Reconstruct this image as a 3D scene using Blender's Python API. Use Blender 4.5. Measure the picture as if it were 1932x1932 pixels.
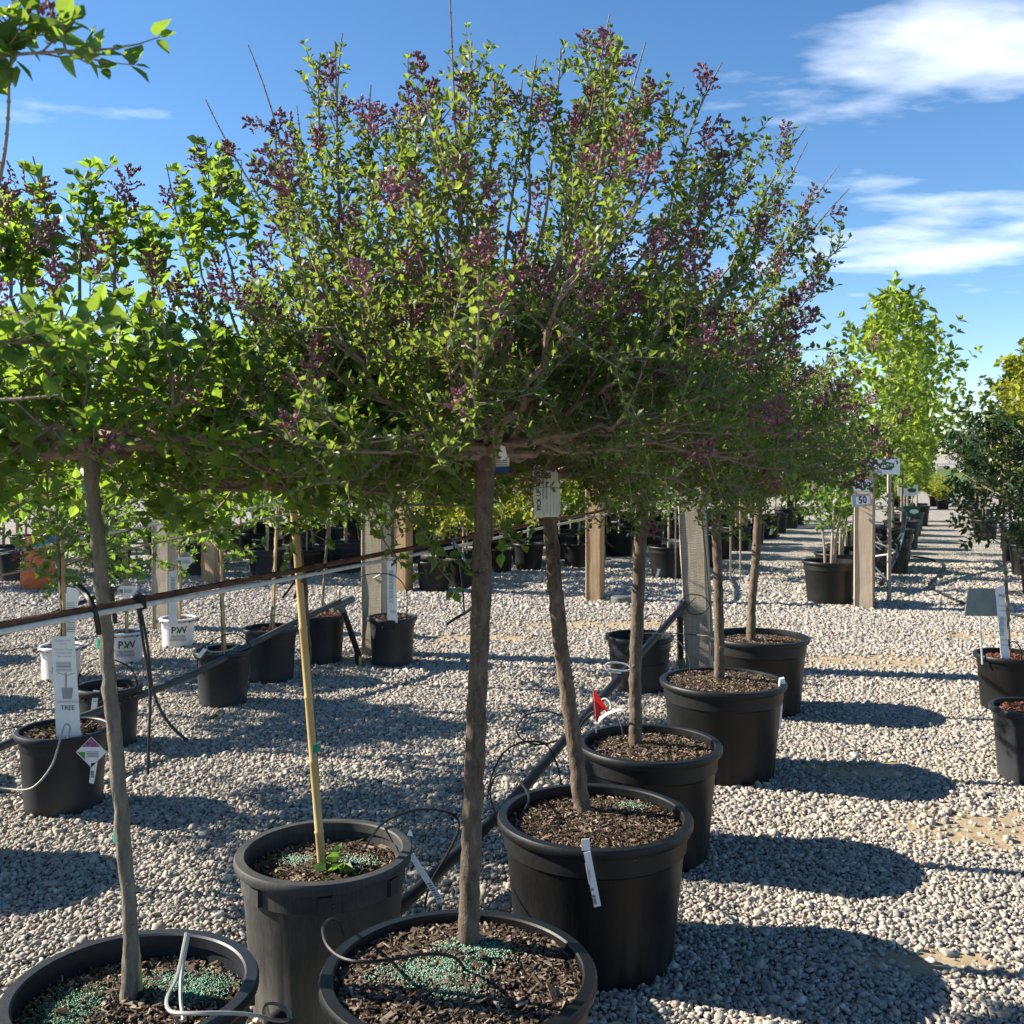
import bpy, math, random
import numpy as np
from mathutils import Vector, Matrix

# ------------------------------------------------------------------ clearing
for o in list(bpy.data.objects):
    bpy.data.objects.remove(o)
scene = bpy.context.scene
COL = scene.collection

# ------------------------------------------------------------------ camera
CAM_H = 1.6
cd = bpy.data.cameras.new('camera')
cd.sensor_width = 36.0; cd.sensor_fit = 'HORIZONTAL'
cd.lens = 36.0
cd.shift_y = -108.0 / 1932.0
cd.clip_start = 0.05; cd.clip_end = 4000
cd.dof.use_dof = True; cd.dof.focus_distance = 3.2; cd.dof.aperture_fstop = 11.0
cam = bpy.data.objects.new('camera', cd); COL.objects.link(cam)
cam.location = (0, 0, CAM_H); cam.rotation_euler = (math.radians(90), 0, 0)
scene.camera = cam

# ------------------------------------------------------------------ sky, sun, exposure
SUN_EL = math.radians(30.0)
SUN_AZ = math.atan2(-1.0, 0.2)            # clockwise from +Y
sun_vec = Vector((math.sin(SUN_AZ) * math.cos(SUN_EL), math.cos(SUN_AZ) * math.cos(SUN_EL), math.sin(SUN_EL)))

world = bpy.data.worlds.new('World'); scene.world = world; world.use_nodes = True
nt = world.node_tree; nt.nodes.clear()
N = nt.nodes.new; LK = nt.links.new
out = N('ShaderNodeOutputWorld'); bg = N('ShaderNodeBackground'); LK(bg.outputs[0], out.inputs[0])
bg.inputs['Strength'].default_value = 0.072
sky = N('ShaderNodeTexSky'); sky.sky_type = 'NISHITA'; sky.sun_disc = False
sky.sun_elevation = SUN_EL; sky.sun_rotation = SUN_AZ
sky.altitude = 1400; sky.air_density = 1.0; sky.dust_density = 0.15; sky.ozone_density = 2.5
hs = N('ShaderNodeHueSaturation'); hs.inputs['Saturation'].default_value = 1.18
LK(sky.outputs[0], hs.inputs['Color'])
tc = N('ShaderNodeTexCoord'); sep = N('ShaderNodeSeparateXYZ'); LK(tc.outputs['Generated'], sep.inputs[0])
def wm(op, a, b=None):
    n = N('ShaderNodeMath'); n.operation = op
    for i, v in enumerate((a, b)):
        if v is None: continue
        if isinstance(v, (int, float)): n.inputs[i].default_value = v
        else: LK(v, n.inputs[i])
    return n.outputs[0]
zz = wm('MAXIMUM', wm('ADD', sep.outputs[2], 0.06), 0.02)
cx = wm('DIVIDE', sep.outputs[0], zz); cy = wm('DIVIDE', sep.outputs[1], zz)
cmb = N('ShaderNodeCombineXYZ'); LK(cx, cmb.inputs[0]); LK(cy, cmb.inputs[1])
mp = N('ShaderNodeMapping'); LK(cmb.outputs[0], mp.inputs['Vector'])
mp.inputs['Rotation'].default_value = (0, 0, math.radians(-24)); mp.inputs['Scale'].default_value = (0.55, 0.85, 1); mp.inputs['Location'].default_value = (0, 0.0, 0.0)
n1 = N('ShaderNodeTexNoise'); n1.inputs['Scale'].default_value = 2.6; n1.inputs['Detail'].default_value = 9; n1.inputs['Roughness'].default_value = 0.56
LK(mp.outputs[0], n1.inputs['Vector'])
n2 = N('ShaderNodeTexNoise'); n2.inputs['Scale'].default_value = 0.55; n2.inputs['Detail'].default_value = 2
LK(mp.outputs[0], n2.inputs['Vector'])
# two banks of cloud stand in the eastern (right) sky, thin scattered cover elsewhere
def bank(u0, v0, a, b):
    du = wm('DIVIDE', wm('SUBTRACT', cx, u0), a); dv = wm('DIVIDE', wm('SUBTRACT', cy, v0), b)
    q = wm('ADD', wm('MULTIPLY', du, du), wm('MULTIPLY', dv, dv))
    return wm('POWER', 2.718, wm('MULTIPLY', q, -1.0))
cover = wm('ADD', wm('MULTIPLY', bank(.90, 2.08, .42, .21), 0.40), wm('MULTIPLY', bank(1.45, 3.75, .9, .62), 0.29))
dens = wm('ADD', wm('ADD', n1.outputs['Fac'], wm('MULTIPLY', wm('SUBTRACT', n2.outputs['Fac'], 0.5), 0.25)), wm('SUBTRACT', cover, 0.10))
cr = N('ShaderNodeValToRGB'); cr.color_ramp.elements[0].position = 0.52; cr.color_ramp.elements[1].position = 0.82
LK(dens, cr.inputs[0])
mx = N('ShaderNodeMixRGB'); LK(hs.outputs[0], mx.inputs[1]); mx.inputs[2].default_value = (7.0, 7.6, 8.6, 1)
LK(wm('MULTIPLY', cr.outputs[0], 0.92), mx.inputs[0])
LK(mx.outputs[0], bg.inputs['Color'])

sl = bpy.data.lights.new('sun', 'SUN'); sl.energy = 5.0; sl.angle = math.radians(0.53); sl.color = (1.0, 0.91, 0.77)
so = bpy.data.objects.new('sun', sl); COL.objects.link(so)
so.rotation_euler = (-sun_vec).to_track_quat('-Z', 'Y').to_euler(); so.location = (-20, 6, 15)

scene.view_settings.view_transform = 'Standard'; scene.view_settings.look = 'None'
scene.view_settings.exposure = 1.48; scene.view_settings.gamma = 1.0
scene.view_settings.use_curve_mapping = False
scene.render.resolution_x = 1024; scene.render.resolution_y = 1024

# ------------------------------------------------------------------ helpers
def P(px, py, Y):
    """pixel of the 1932 px wide view at distance Y -> world point"""
    return Vector(((px - 966) / 1932 * Y, Y, CAM_H - (py - 858) / 1932 * Y))
def tag(o, label=None, cat=None, group=None, kind=None):
    if label: o['label'] = label
    if cat: o['category'] = cat
    if group: o['group'] = group
    if kind: o['kind'] = kind
    return o
def empty(name, loc=(0, 0, 0), label=None, cat=None, group=None):
    o = bpy.data.objects.new(name, None); o.empty_display_size = 0.1
    COL.objects.link(o); o.location = loc
    return tag(o, label, cat, group)
class MB:
    """collects raw geometry; vertices in numpy chunks, faces as index lists"""
    def __init__(s): s.v = []; s.f = []; s.n = 0; s.t = []
    def add(s, verts, faces, tint=None):
        verts = np.asarray(verts, dtype=np.float32).reshape(-1, 3)
        for f in faces: s.f.append(tuple(i + s.n for i in f))
        s.v.append(verts); s.n += len(verts)
        if tint is None: tint = 0.5
        s.t.append(np.full(len(verts), tint, dtype=np.float32) if np.isscalar(tint) else np.asarray(tint, np.float32))
    def batch(s, tmpl, faces, R, T, tint):
        """many copies: R (n,3,3), T (n,3)"""
        n = len(T)
        if n == 0: return
        k = len(tmpl)
        v = np.einsum('nij,kj->nki', R, tmpl) + T[:, None, :]
        base = s.n + np.arange(n) * k
        for f in faces:
            fa = base[:, None] + np.array(f)[None, :]
            s.f.extend(map(tuple, fa.tolist()))
        s.v.append(v.reshape(-1, 3).astype(np.float32)); s.n += n * k
        s.t.append(np.repeat(np.asarray(tint, np.float32), k))
    def tube(s, pts, rad, sides=6, cap=True, tint=0.5, flat=1.0):
        pts = np.asarray([tuple(p) for p in pts], dtype=float); n = len(pts)
        rad = np.full(n, rad) if np.isscalar(rad) else np.asarray(rad, float)
        tg = np.gradient(pts, axis=0); tg /= (np.linalg.norm(tg, axis=1)[:, None] + 1e-9)
        a = np.array([0, 0, 1.0]) if abs(tg[0][2]) < 0.9 else np.array([1.0, 0, 0])
        u = np.cross(tg[0], a); u /= np.linalg.norm(u)
        ang = np.arange(sides) * 2 * math.pi / sides
        vs = []
        for i in range(n):
            u = u - tg[i] * np.dot(u, tg[i]); u /= (np.linalg.norm(u) + 1e-9)
            w = np.cross(tg[i], u)
            vs.append(pts[i] + rad[i] * (np.cos(ang)[:, None] * u + flat * np.sin(ang)[:, None] * w))
        fs = []
        for i in range(n - 1):
            for j in range(sides):
                k = (j + 1) % sides
                fs.append((i * sides + j, i * sides + k, (i + 1) * sides + k, (i + 1) * sides + j))
        if cap:
            fs.append(tuple(reversed(range(sides)))); fs.append(tuple((n - 1) * sides + j for j in range(sides)))
        s.add(np.concatenate(vs), fs, tint)
    def box(s, c, size, R=None, tint=0.5):
        x, y, z = [d / 2 for d in size]
        v = np.array([(-x, -y, -z), (x, -y, -z), (x, y, -z), (-x, y, -z), (-x, -y, z), (x, -y, z), (x, y, z), (-x, y, z)])
        if R is not None: v = v @ np.asarray(R).T
        s.add(v + np.asarray(tuple(c)), [(0, 3, 2, 1), (4, 5, 6, 7), (0, 1, 5, 4), (1, 2, 6, 5), (2, 3, 7, 6), (3, 0, 4, 7)], tint)
    def prism(s, poly, off, tint=0.5):
        """poly: list of 3D points, extruded by vector off"""
        n = len(poly); a = [tuple(p) for p in poly]; b = [tuple(Vector(p) + Vector(off)) for p in poly]
        fs = [tuple(range(n)), tuple(reversed(range(n, 2 * n)))]
        for i in range(n): fs.append((i, i + n, (i + 1) % n + n, (i + 1) % n))
        s.add(a + b, fs, tint)
    def lathe(s, prof, seg=64, mod=None, tint=0.5, close=False):
        ang = np.arange(seg) * 2 * math.pi / seg; vs = []
        for (r, z) in prof:
            rr = np.full(seg, r) if mod is None else r + mod(ang, z)
            vs.append(np.stack([rr * np.cos(ang), rr * np.sin(ang), np.full(seg, z)], 1))
        fs = []
        for i in range(len(prof) - 1):
            for j in range(seg):
                k = (j + 1) % seg
                fs.append((i * seg + j, i * seg + k, (i + 1) * seg + k, (i + 1) * seg + j))
        if close: fs.append(tuple(reversed(range(seg))))
        s.add(np.concatenate(vs), fs, tint)
    def build(s, name, mat, parent=None, smooth=False, loc=(0, 0, 0), kind=None, tint=True):
        m = s.mesh(name, mat, smooth, tint)
        return inst(m, name, parent, loc, kind)
    def mesh(s, name, mat, smooth=False, tint=True):
        m = bpy.data.meshes.new(name)
        m.from_pydata(np.concatenate(s.v).tolist(), [], s.f)
        if tint:
            at = m.attributes.new('tint', 'FLOAT', 'POINT'); at.data.foreach_set('value', np.concatenate(s.t))
        if smooth:
            m.polygons.foreach_set('use_smooth', [True] * len(m.polygons)); m.set_sharp_from_angle(angle=math.radians(38))
        m.materials.append(mat); m.update()
        return m
def inst(mesh, name, parent=None, loc=(0, 0, 0), kind=None):
    o = bpy.data.objects.new(name, mesh); COL.objects.link(o); o.parent = parent; o.location = loc
    if kind: o['kind'] = kind
    return o
def dup(root, loc, rotz=0, scale=1.0, label=None, parent=None):
    c = root.copy(); COL.objects.link(c); c.parent = parent
    if parent is None:
        c.location = loc; c.rotation_euler = (0, 0, rotz); c.scale = (scale,) * 3
        if label: c['label'] = label
    for ch in KIDS.get(root.name, []): dup(ch, None, parent=c)
    return c
KIDS = {}
def index_kids():
    KIDS.clear()
    for o in bpy.data.objects:
        if o.parent: KIDS.setdefault(o.parent.name, []).append(o)
def smooth_path(pts, n):
    """Catmull-Rom resample"""
    p = np.array([tuple(q) for q in pts], float)
    if len(p) == 2:
        t = np.linspace(0, 1, n)[:, None]; return p[0] * (1 - t) + p[1] * t
    q = np.vstack([2 * p[0] - p[1], p, 2 * p[-1] - p[-2]]); res = []
    for u in np.linspace(0, len(p) - 1 - 1e-6, n):
        i = int(u); t = u - i
        a, b, c, d = q[i], q[i + 1], q[i + 2], q[i + 3]
        res.append(0.5 * (2 * b + (c - a) * t + (2 * a - 5 * b + 4 * c - d) * t * t + (3 * b - a - 3 * c + d) * t ** 3))
    return np.array(res)
def nrm(v): v = np.asarray(v, float); return v / (np.linalg.norm(v) + 1e-9)

# ------------------------------------------------------------------ materials
def mat(name): 
    m = bpy.data.materials.new(name); m.use_nodes = True; m.node_tree.nodes.clear(); return m
class NG:
    def __init__(s, m): s.t = m.node_tree; s.m = m
    def n(s, typ, **kw):
        o = s.t.nodes.new(typ)
        for k, v in kw.items(): setattr(o, k, v)
        return o
    def l(s, a, b): s.t.links.new(a, b)
    def noise(s, scale, detail=3, vec=None, rough=0.5):
        o = s.n('ShaderNodeTexNoise'); o.inputs['Scale'].default_value = scale; o.inputs['Detail'].default_value = detail; o.inputs['Roughness'].default_value = rough
        if vec is not None: s.l(vec, o.inputs['Vector'])
        return o.outputs['Fac']
    def coords(s, scale=(1, 1, 1)):
        c = s.n('ShaderNodeTexCoord'); m = s.n('ShaderNodeMapping'); m.inputs['Scale'].default_value = scale
        s.l(c.outputs['Object'], m.inputs['Vector']); return m.outputs[0]
    def ramp(s, fac, stops):
        r = s.n('ShaderNodeValToRGB'); e = r.color_ramp.elements
        while len(e) < len(stops): e.new(0.5)
        for i, (p, c) in enumerate(stops): e[i].position = p; e[i].color = (*c, 1)
        s.l(fac, r.inputs[0]); return r.outputs[0]
    def mix(s, fac, a, b, typ='MIX'):
        o = s.n('ShaderNodeMixRGB', blend_type=typ)
        for i, v in enumerate((fac, a, b)):
            if isinstance(v, (int, float)): o.inputs[i].default_value = v
            elif isinstance(v, tuple): o.inputs[i].default_value = (*v, 1)
            else: s.l(v, o.inputs[i])
        return o.outputs[0]
    def bump(s, h, strength, dist=0.01):
        b = s.n('ShaderNodeBump'); b.inputs['Strength'].default_value = strength; b.inputs['Distance'].default_value = dist
        s.l(h, b.inputs['Height']); return b.outputs[0]
    def out(s, sh): o = s.n('ShaderNodeOutputMaterial'); s.l(sh, o.inputs[0])
    def bsdf(s, col, rough=0.6, spec=0.3, normal=None, out=True):
        b = s.n('ShaderNodeBsdfPrincipled')
        if isinstance(col, tuple): b.inputs['Base Color'].default_value = (*col, 1)
        else: s.l(col, b.inputs['Base Color'])
        if isinstance(rough, (int, float)): b.inputs['Roughness'].default_value = rough
        else: s.l(rough, b.inputs['Roughness'])
        b.inputs['Specular IOR Level'].default_value = spec
        if normal is not None: s.l(normal, b.inputs['Normal'])
        if out: s.out(b.outputs[0])
        return b
    def tint(s):
        a = s.n('ShaderNodeAttribute'); a.attribute_name = 'tint'; return a.outputs['Fac']
def simple(name, col, rough=0.6, spec=0.3, var=0.25, scale=20, bump=0.0, bscale=80):
    m = mat(name); g = NG(m); v = g.coords()
    c = g.mix(g.ramp(g.noise(scale, 4, v), [(0.3, (1 - var,) * 3), (0.7, (1 + var * 0.6,) * 3)]), (0, 0, 0), col) if False else g.ramp(g.noise(scale, 4, v), [(0.3, tuple(k * (1 - var) for k in col)), (0.7, tuple(min(1, k * (1 + var)) for k in col))])
    nm = g.bump(g.noise(bscale, 3, v), bump, 0.003) if bump else None
    g.bsdf(c, rough, spec, nm); return m
def leaf_mat(name, lo, hi, trans, tfac=0.42, rough=0.45):
    m = mat(name); g = NG(m); t = g.tint()
    c = g.ramp(t, [(0.0, lo), (0.8, hi), (1.0, tuple(min(1, k * 1.25) for k in hi))])
    p = g.bsdf(c, rough, 0.4, out=False)
    tr = g.n('ShaderNodeBsdfTranslucent'); g.l(g.mix(1.0, g.ramp(t, [(0, tuple(k * .55 for k in trans)), (1, trans)]), (1, 1, 1), 'MULTIPLY'), tr.inputs[0])
    ms = g.n('ShaderNodeMixShader'); ms.inputs[0].default_value = tfac
    g.l(p.outputs[0], ms.inputs[1]); g.l(tr.outputs[0], ms.inputs[2]); g.out(ms.outputs[0]); return m
def plastic(name, base, dust, rough=0.42, amount=0.5, low=0.0):
    m = mat(name); g = NG(m); v = g.coords()
    n = g.noise(7, 6, v, 0.62); st = g.noise(30, 4, g.coords((6, 6, 0.6)), 0.6)
    f = g.mix(0.45, n, st)
    z = g.n('ShaderNodeSeparateXYZ'); g.l(v, z.inputs[0])
    splash = g.ramp(z.outputs[2], [(0.0, (low,) * 3), (0.22, (0, 0, 0))])      # soil splashed on the foot of the pot
    ff = g.mix(1.0, g.ramp(f, [(0.42, (0, 0, 0)), (0.75, (amount,) * 3)]), splash, 'ADD')
    c = g.mix(ff, base, dust)
    r = g.ramp(f, [(0.3, (rough - .06,) * 3), (0.8, (min(1, rough + .28),) * 3)])
    g.bsdf(c, r, 0.32, g.bump(g.noise(260, 2, v), 0.12, 0.002)); return m
def bark(name, lo, hi, spots=0.0, scale=(1, 1, 0.35)):
    m = mat(name); g = NG(m); v = g.coords(scale)
    n = g.noise(85, 6, v, 0.65); big = g.noise(16, 3, v)
    c = g.ramp(g.mix(0.4, n, big), [(0.34, lo), (0.66, hi)])
    h = n
    if spots:
        vo = g.n('ShaderNodeTexVoronoi'); vo.inputs['Scale'].default_value = 85; g.l(g.coords((1, 1, 1.6)), vo.inputs['Vector'])
        sp = g.ramp(vo.outputs['Distance'], [(0.10, (1, 1, 1)), (0.2, (0, 0, 0))])
        c = g.mix(g.mix(1.0, sp, (spots,) * 3, 'MULTIPLY'), c, (0.42, 0.37, 0.30)); h = g.mix(0.35, n, sp, 'ADD')
    g.bsdf(c, 0.85, 0.2, g.bump(h, 0.9, 0.006)); return m
def wood(name, lo, hi):
    m = mat(name); g = NG(m)
    v = g.coords((1, 1, 0.05)); n = g.noise(70, 5, v, 0.6); w = g.n('ShaderNodeTexWave'); w.wave_type = 'BANDS'; w.bands_direction = 'Z'
    w.inputs['Scale'].default_value = 26; w.inputs['Distortion'].default_value = 9; w.inputs['Detail'].default_value = 3; g.l(g.coords((1, 1, 1)), w.inputs['Vector'])
    f = g.mix(0.28, n, w.outputs['Fac'])
    c = g.ramp(f, [(0.25, lo), (0.75, hi)])
    big = g.noise(3, 3, g.coords((1, 1, 1)))
    c = g.mix(g.ramp(big, [(0.4, (0, 0, 0)), (0.7, (.35,) * 3)]), c, lo)
    g.bsdf(c, 0.85, 0.15, g.bump(f, 0.5, 0.004)); return m

M = {}
M['leaf'] = leaf_mat('lilac_leaf', (0.018, 0.040, 0.012), (0.070, 0.112, 0.026), (0.42, 0.56, 0.07), 0.38)
M['leaf_big'] = leaf_mat('lilac_leaf_broad', (0.020, 0.060, 0.016), (0.060, 0.130, 0.028), (0.42, 0.64, 0.06), 0.44)
M['leaf_yellow'] = leaf_mat('maple_leaf_yellow', (0.10, 0.14, 0.02), (0.20, 0.22, 0.03), (0.62, 0.66, 0.06), 0.45)
M['leaf_green'] = leaf_mat('sapling_leaf_green', (0.035, 0.085, 0.02), (0.075, 0.15, 0.03), (0.30, 0.50, 0.05), 0.42)
M['leaf_oak'] = leaf_mat('oak_leaf', (0.05, 0.10, 0.02), (0.11, 0.18, 0.03), (0.50, 0.66, 0.06), 0.48, .3)
M['leaf_dark'] = leaf_mat('dark_leaf', (0.010, 0.030, 0.012), (0.030, 0.065, 0.022), (0.08, 0.16, 0.03), 0.28, 0.35)
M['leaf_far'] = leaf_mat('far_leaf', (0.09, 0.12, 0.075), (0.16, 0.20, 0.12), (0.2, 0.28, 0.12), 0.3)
M['leaf_dry'] = simple('dry_leaf', (0.16, 0.11, 0.06), 0.8, 0.2, 0.4, 40)
def flower_mat(name, stops, tcol):
    m = mat(name); g = NG(m); t = g.tint(); c = g.ramp(t, stops)
    p = g.bsdf(c, 0.6, 0.25, out=False); tr = g.n('ShaderNodeBsdfTranslucent'); tr.inputs[0].default_value = (*tcol, 1)
    ms = g.n('ShaderNodeMixShader'); ms.inputs[0].default_value = 0.22
    g.l(p.outputs[0], ms.inputs[1]); g.l(tr.outputs[0], ms.inputs[2]); g.out(ms.outputs[0]); return m
M['flower'] = flower_mat('lilac_bud', [(0, (0.09, 0.045, 0.042)), (0.5, (0.21, 0.095, 0.112)), (1, (0.42, 0.22, 0.28))], (0.52, 0.22, 0.27))
M['flower_pink'] = flower_mat('pink_bud', [(0, (0.25, 0.07, 0.17)), (1, (0.55, 0.22, 0.42))], (0.6, 0.2, 0.45))
M['twig'] = bark('twig_bark', (0.13, 0.10, 0.075), (0.32, 0.255, 0.195))
M['bark'] = bark('lilac_bark', (0.042, 0.032, 0.024), (0.18, 0.138, 0.104), 0.45)
M['bark_rough'] = bark('rough_bark', (0.036, 0.027, 0.020), (0.21, 0.155, 0.112), 0.25)
M['bark_grey'] = bark('grey_bark', (0.10, 0.088, 0.068), (0.24, 0.21, 0.165), 0.12)
M['bark_pale'] = bark('pale_sapling_bark', (0.20, 0.17, 0.13), (0.36, 0.31, 0.24))
M['bamboo'] = simple('bamboo', (0.42, 0.29, 0.12), 0.45, 0.4, 0.25, 9)
M['pot'] = plastic('black_pot_plastic', (0.004, 0.0045, 0.0052), (0.045, 0.042, 0.038), 0.42, 0.08, 0.08)
M['pot_dusty'] = plastic('dusty_pot_plastic', (0.030, 0.031, 0.031), (0.17, 0.155, 0.13), 0.52, 0.40, 0.5)
M['pot_blue'] = plastic('slate_pot_plastic', (0.012, 0.014, 0.018), (0.08, 0.08, 0.08), 0.42, 0.22, 0.3)
M['pot_white'] = plastic('white_pot_plastic', (0.74, 0.75, 0.76), (0.50, 0.47, 0.42), 0.45, 0.25, 0.25)
m = mat('potting_soil'); g = NG(m); v = g.coords()
g.bsdf(g.ramp(g.noise(60, 6, v, 0.7), [(0.3, (0.022, 0.014, 0.009)), (0.55, (0.07, 0.045, 0.028)), (0.75, (0.15, 0.10, 0.065))]), 0.95, 0.1, g.bump(g.noise(90, 5, v, 0.7), 1.0, 0.012)); M['soil'] = m
m = mat('bark_chips'); g = NG(m)
g.bsdf(g.ramp(g.tint(), [(0, (0.030, 0.020, 0.015)), (0.4, (0.105, 0.074, 0.052)), (0.7, (0.23, 0.175, 0.13)), (1, (0.46, 0.39, 0.31))]), 0.9, 0.15, g.bump(g.noise(120, 3, g.coords((1, 1, 1))), 0.4, 0.003)); M['mulch'] = m
m = mat('red_mulch'); g = NG(m)
g.bsdf(g.ramp(g.tint(), [(0, (0.05, 0.02, 0.012)), (0.5, (0.17, 0.062, 0.035)), (1, (0.36, 0.20, 0.12))]), 0.9, 0.15); M['mulch_red'] = m
m = mat('green_granules'); g = NG(m)
g.bsdf(g.ramp(g.tint(), [(0, (0.012, 0.10, 0.055)), (0.7, (0.04, 0.24, 0.13)), (1, (0.25, 0.5, 0.34))]), 0.5, 0.4); M['granule'] = m
M['pipe'] = simple('black_poly_pipe', (0.009, 0.009, 0.0095), 0.5, 0.3, 0.3, 20)
M['pipe_grey'] = simple('weathered_pipe', (0.055, 0.057, 0.055), 0.55, 0.35, 0.3, 14)
M['fitting'] = simple('grey_fitting', (0.10, 0.11, 0.10), 0.5, 0.4, 0.3, 20)
M['tube_grey'] = simple('grey_tube', (0.30, 0.30, 0.28), 0.5, 0.4, 0.15, 20)
M['tube_white'] = simple('white_tube', (0.62, 0.62, 0.58), 0.5, 0.4, 0.15, 20)
M['rust'] = simple('rusty_steel', (0.10, 0.048, 0.030), 0.75, 0.3, 0.5, 40, 0.3, 200)
M['cable'] = simple('white_cable', (0.55, 0.55, 0.52), 0.6, 0.3, 0.15, 60)
M['rope'] = simple('tan_rope', (0.30, 0.24, 0.15), 0.8, 0.2, 0.3, 60)
M['strap'] = simple('black_strap', (0.010, 0.010, 0.011), 0.5, 0.4, 0.2, 30)
M['tape'] = simple('green_tape', (0.01, 0.20, 0.13), 0.4, 0.4, 0.25, 30)
M['blue_tape'] = simple('blue_tape', (0.02, 0.22, 0.68), 0.4, 0.4, 0.25, 30)
M['paper'] = simple('white_tag', (0.78, 0.78, 0.76), 0.55, 0.3, 0.06, 10)
M['ticket'] = simple('pickup_ticket', (0.66, 0.70, 0.62), 0.6, 0.2, 0.06, 12)
M['ink'] = simple('black_ink', (0.015, 0.015, 0.016), 0.6, 0.2, 0.1)
M['ink_grey'] = simple('grey_ink', (0.30, 0.31, 0.32), 0.6, 0.2, 0.1)
M['ink_white'] = simple('white_ink', (0.8, 0.8, 0.8), 0.6, 0.2, 0.05)
M['ink_blue'] = simple('blue_print', (0.01, 0.05, 0.22), 0.5, 0.3, 0.15)
M['ink_green'] = simple('green_print', (0.010, 0.085, 0.045), 0.5, 0.3, 0.2)
M['ink_leaf'] = simple('leaf_print', (0.08, 0.28, 0.05), 0.5, 0.3, 0.2)
m = mat('blossom_print'); g = NG(m)
g.bsdf(g.ramp(g.noise(160, 4, g.coords()), [(0.35, (0.10, 0.02, 0.07)), (0.6, (0.35, 0.12, 0.25)), (0.75, (0.6, 0.4, 0.5))]), 0.35, 0.4); M['print_flower'] = m
m = mat('hydrangea_print'); g = NG(m)
g.bsdf(g.ramp(g.noise(120, 4, g.coords()), [(0.35, (0.08, 0.10, 0.05)), (0.55, (0.38, 0.28, 0.24)), (0.75, (0.6, 0.5, 0.45))]), 0.35, 0.4); M['print_hyd'] = m
M['flag'] = simple('red_flag', (0.78, 0.02, 0.012), 0.45, 0.3, 0.12, 8)
M['wood_grey'] = wood('grey_timber', (0.22, 0.185, 0.14), (0.48, 0.42, 0.335))
M['wood_tan'] = wood('tan_timber', (0.26, 0.165, 0.085), (0.52, 0.37, 0.22))
M['wood_pale'] = wood('pale_timber', (0.33, 0.25, 0.17), (0.58, 0.47, 0.35))
M['sign_grey'] = simple('grey_sign_board', (0.27, 0.28, 0.25), 0.7, 0.2, 0.15, 15)
M['duct'] = simple('duct_tape', (0.34, 0.36, 0.38), 0.35, 0.4, 0.2, 30)
M['steel'] = simple('galvanised_steel', (0.32, 0.33, 0.34), 0.4, 0.5, 0.2, 30)
M['yellow'] = simple('yellow_plastic', (0.62, 0.40, 0.05), 0.5, 0.4, 0.2)
M['orange'] = simple('orange_barrel', (0.55, 0.14, 0.05), 0.5, 0.4, 0.2)

# ------------------------------------------------------------------ ground
rng = np.random.default_rng(7)
PATCH = [(2.02, 4.35, .42, .30), (1.30, 3.22, .24, .10), (2.75, 7.9, 1.1, .34), (1.1, 9.6, 1.6, .35), (-.4, 8.9, .9, .25), (4.5, 9.0, 1.2, .3), (1.75, 5.15, .35, .18)]
m = mat('gravel_ground'); g = NG(m)
gc = g.n('ShaderNodeTexCoord'); vec = gc.outputs['Object']
vo = g.n('ShaderNodeTexVoronoi'); vo.inputs['Scale'].default_value = 38; g.l(vec, vo.inputs['Vector'])
vh = g.n('ShaderNodeTexVoronoi'); vh.feature = 'F1'; vh.inputs['Scale'].default_value = 38; g.l(vec, vh.inputs['Vector'])
sepc = g.n('ShaderNodeSeparateColor'); g.l(vo.outputs['Color'], sepc.inputs[0])
stone = g.ramp(sepc.outputs[0], [(0.0, (0.20, 0.185, 0.165)), (0.35, (0.31, 0.29, 0.26)), (0.7, (0.42, 0.395, 0.35)), (1.0, (0.34, 0.29, 0.24))])
big = g.noise(0.55, 4, vec)
dirt = g.ramp(g.noise(9, 6, vec, 0.7), [(0.3, (0.23, 0.185, 0.13)), (0.7, (0.36, 0.30, 0.215))])
sp = g.n('ShaderNodeSeparateXYZ'); g.l(vec, sp.inputs[0])
near = g.ramp(g.n('ShaderNodeMapRange').outputs[0] if False else sp.outputs[1], [(0.0, (0, 0, 0)), (1.0, (0, 0, 0))])
fac = g.ramp(big, [(0.52, (0, 0, 0)), (0.68, (0.55,) * 3)])
col = g.mix(fac, stone, dirt)
hh = g.n('ShaderNodeMath', operation='MULTIPLY'); hh.inputs[1].default_value = -1.0; g.l(vh.outputs['Distance'], hh.inputs[0])
g.bsdf(col, 0.92, 0.15, g.bump(hh.outputs[0], 0.9, 0.03)); M['ground'] = m

mb = MB(); mb.add([(-1500, -300, 0), (1500, -300, 0), (1500, 3000, 0), (-1500, 3000, 0)], [(0, 1, 2, 3)])
tag(mb.build('gravel_ground', M['ground'], tint=False), kind='structure')

m = mat('gravel_bed'); g = NG(m); v = g.coords()
g.bsdf(g.ramp(g.noise(40, 5, v, .7), [(.3, (.075, .065, .052)), (.7, (.16, .14, .112))]), .95, .1); M['bed'] = m
mb = MB(); mb.add([(-2, .5, .002), (2, .5, .002), (9.2, 15.2, .002), (-9.2, 15.2, .002)], [(0, 1, 2, 3)]); tag(mb.build('gravel_bed', M['bed'], tint=False), kind='structure')
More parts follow.
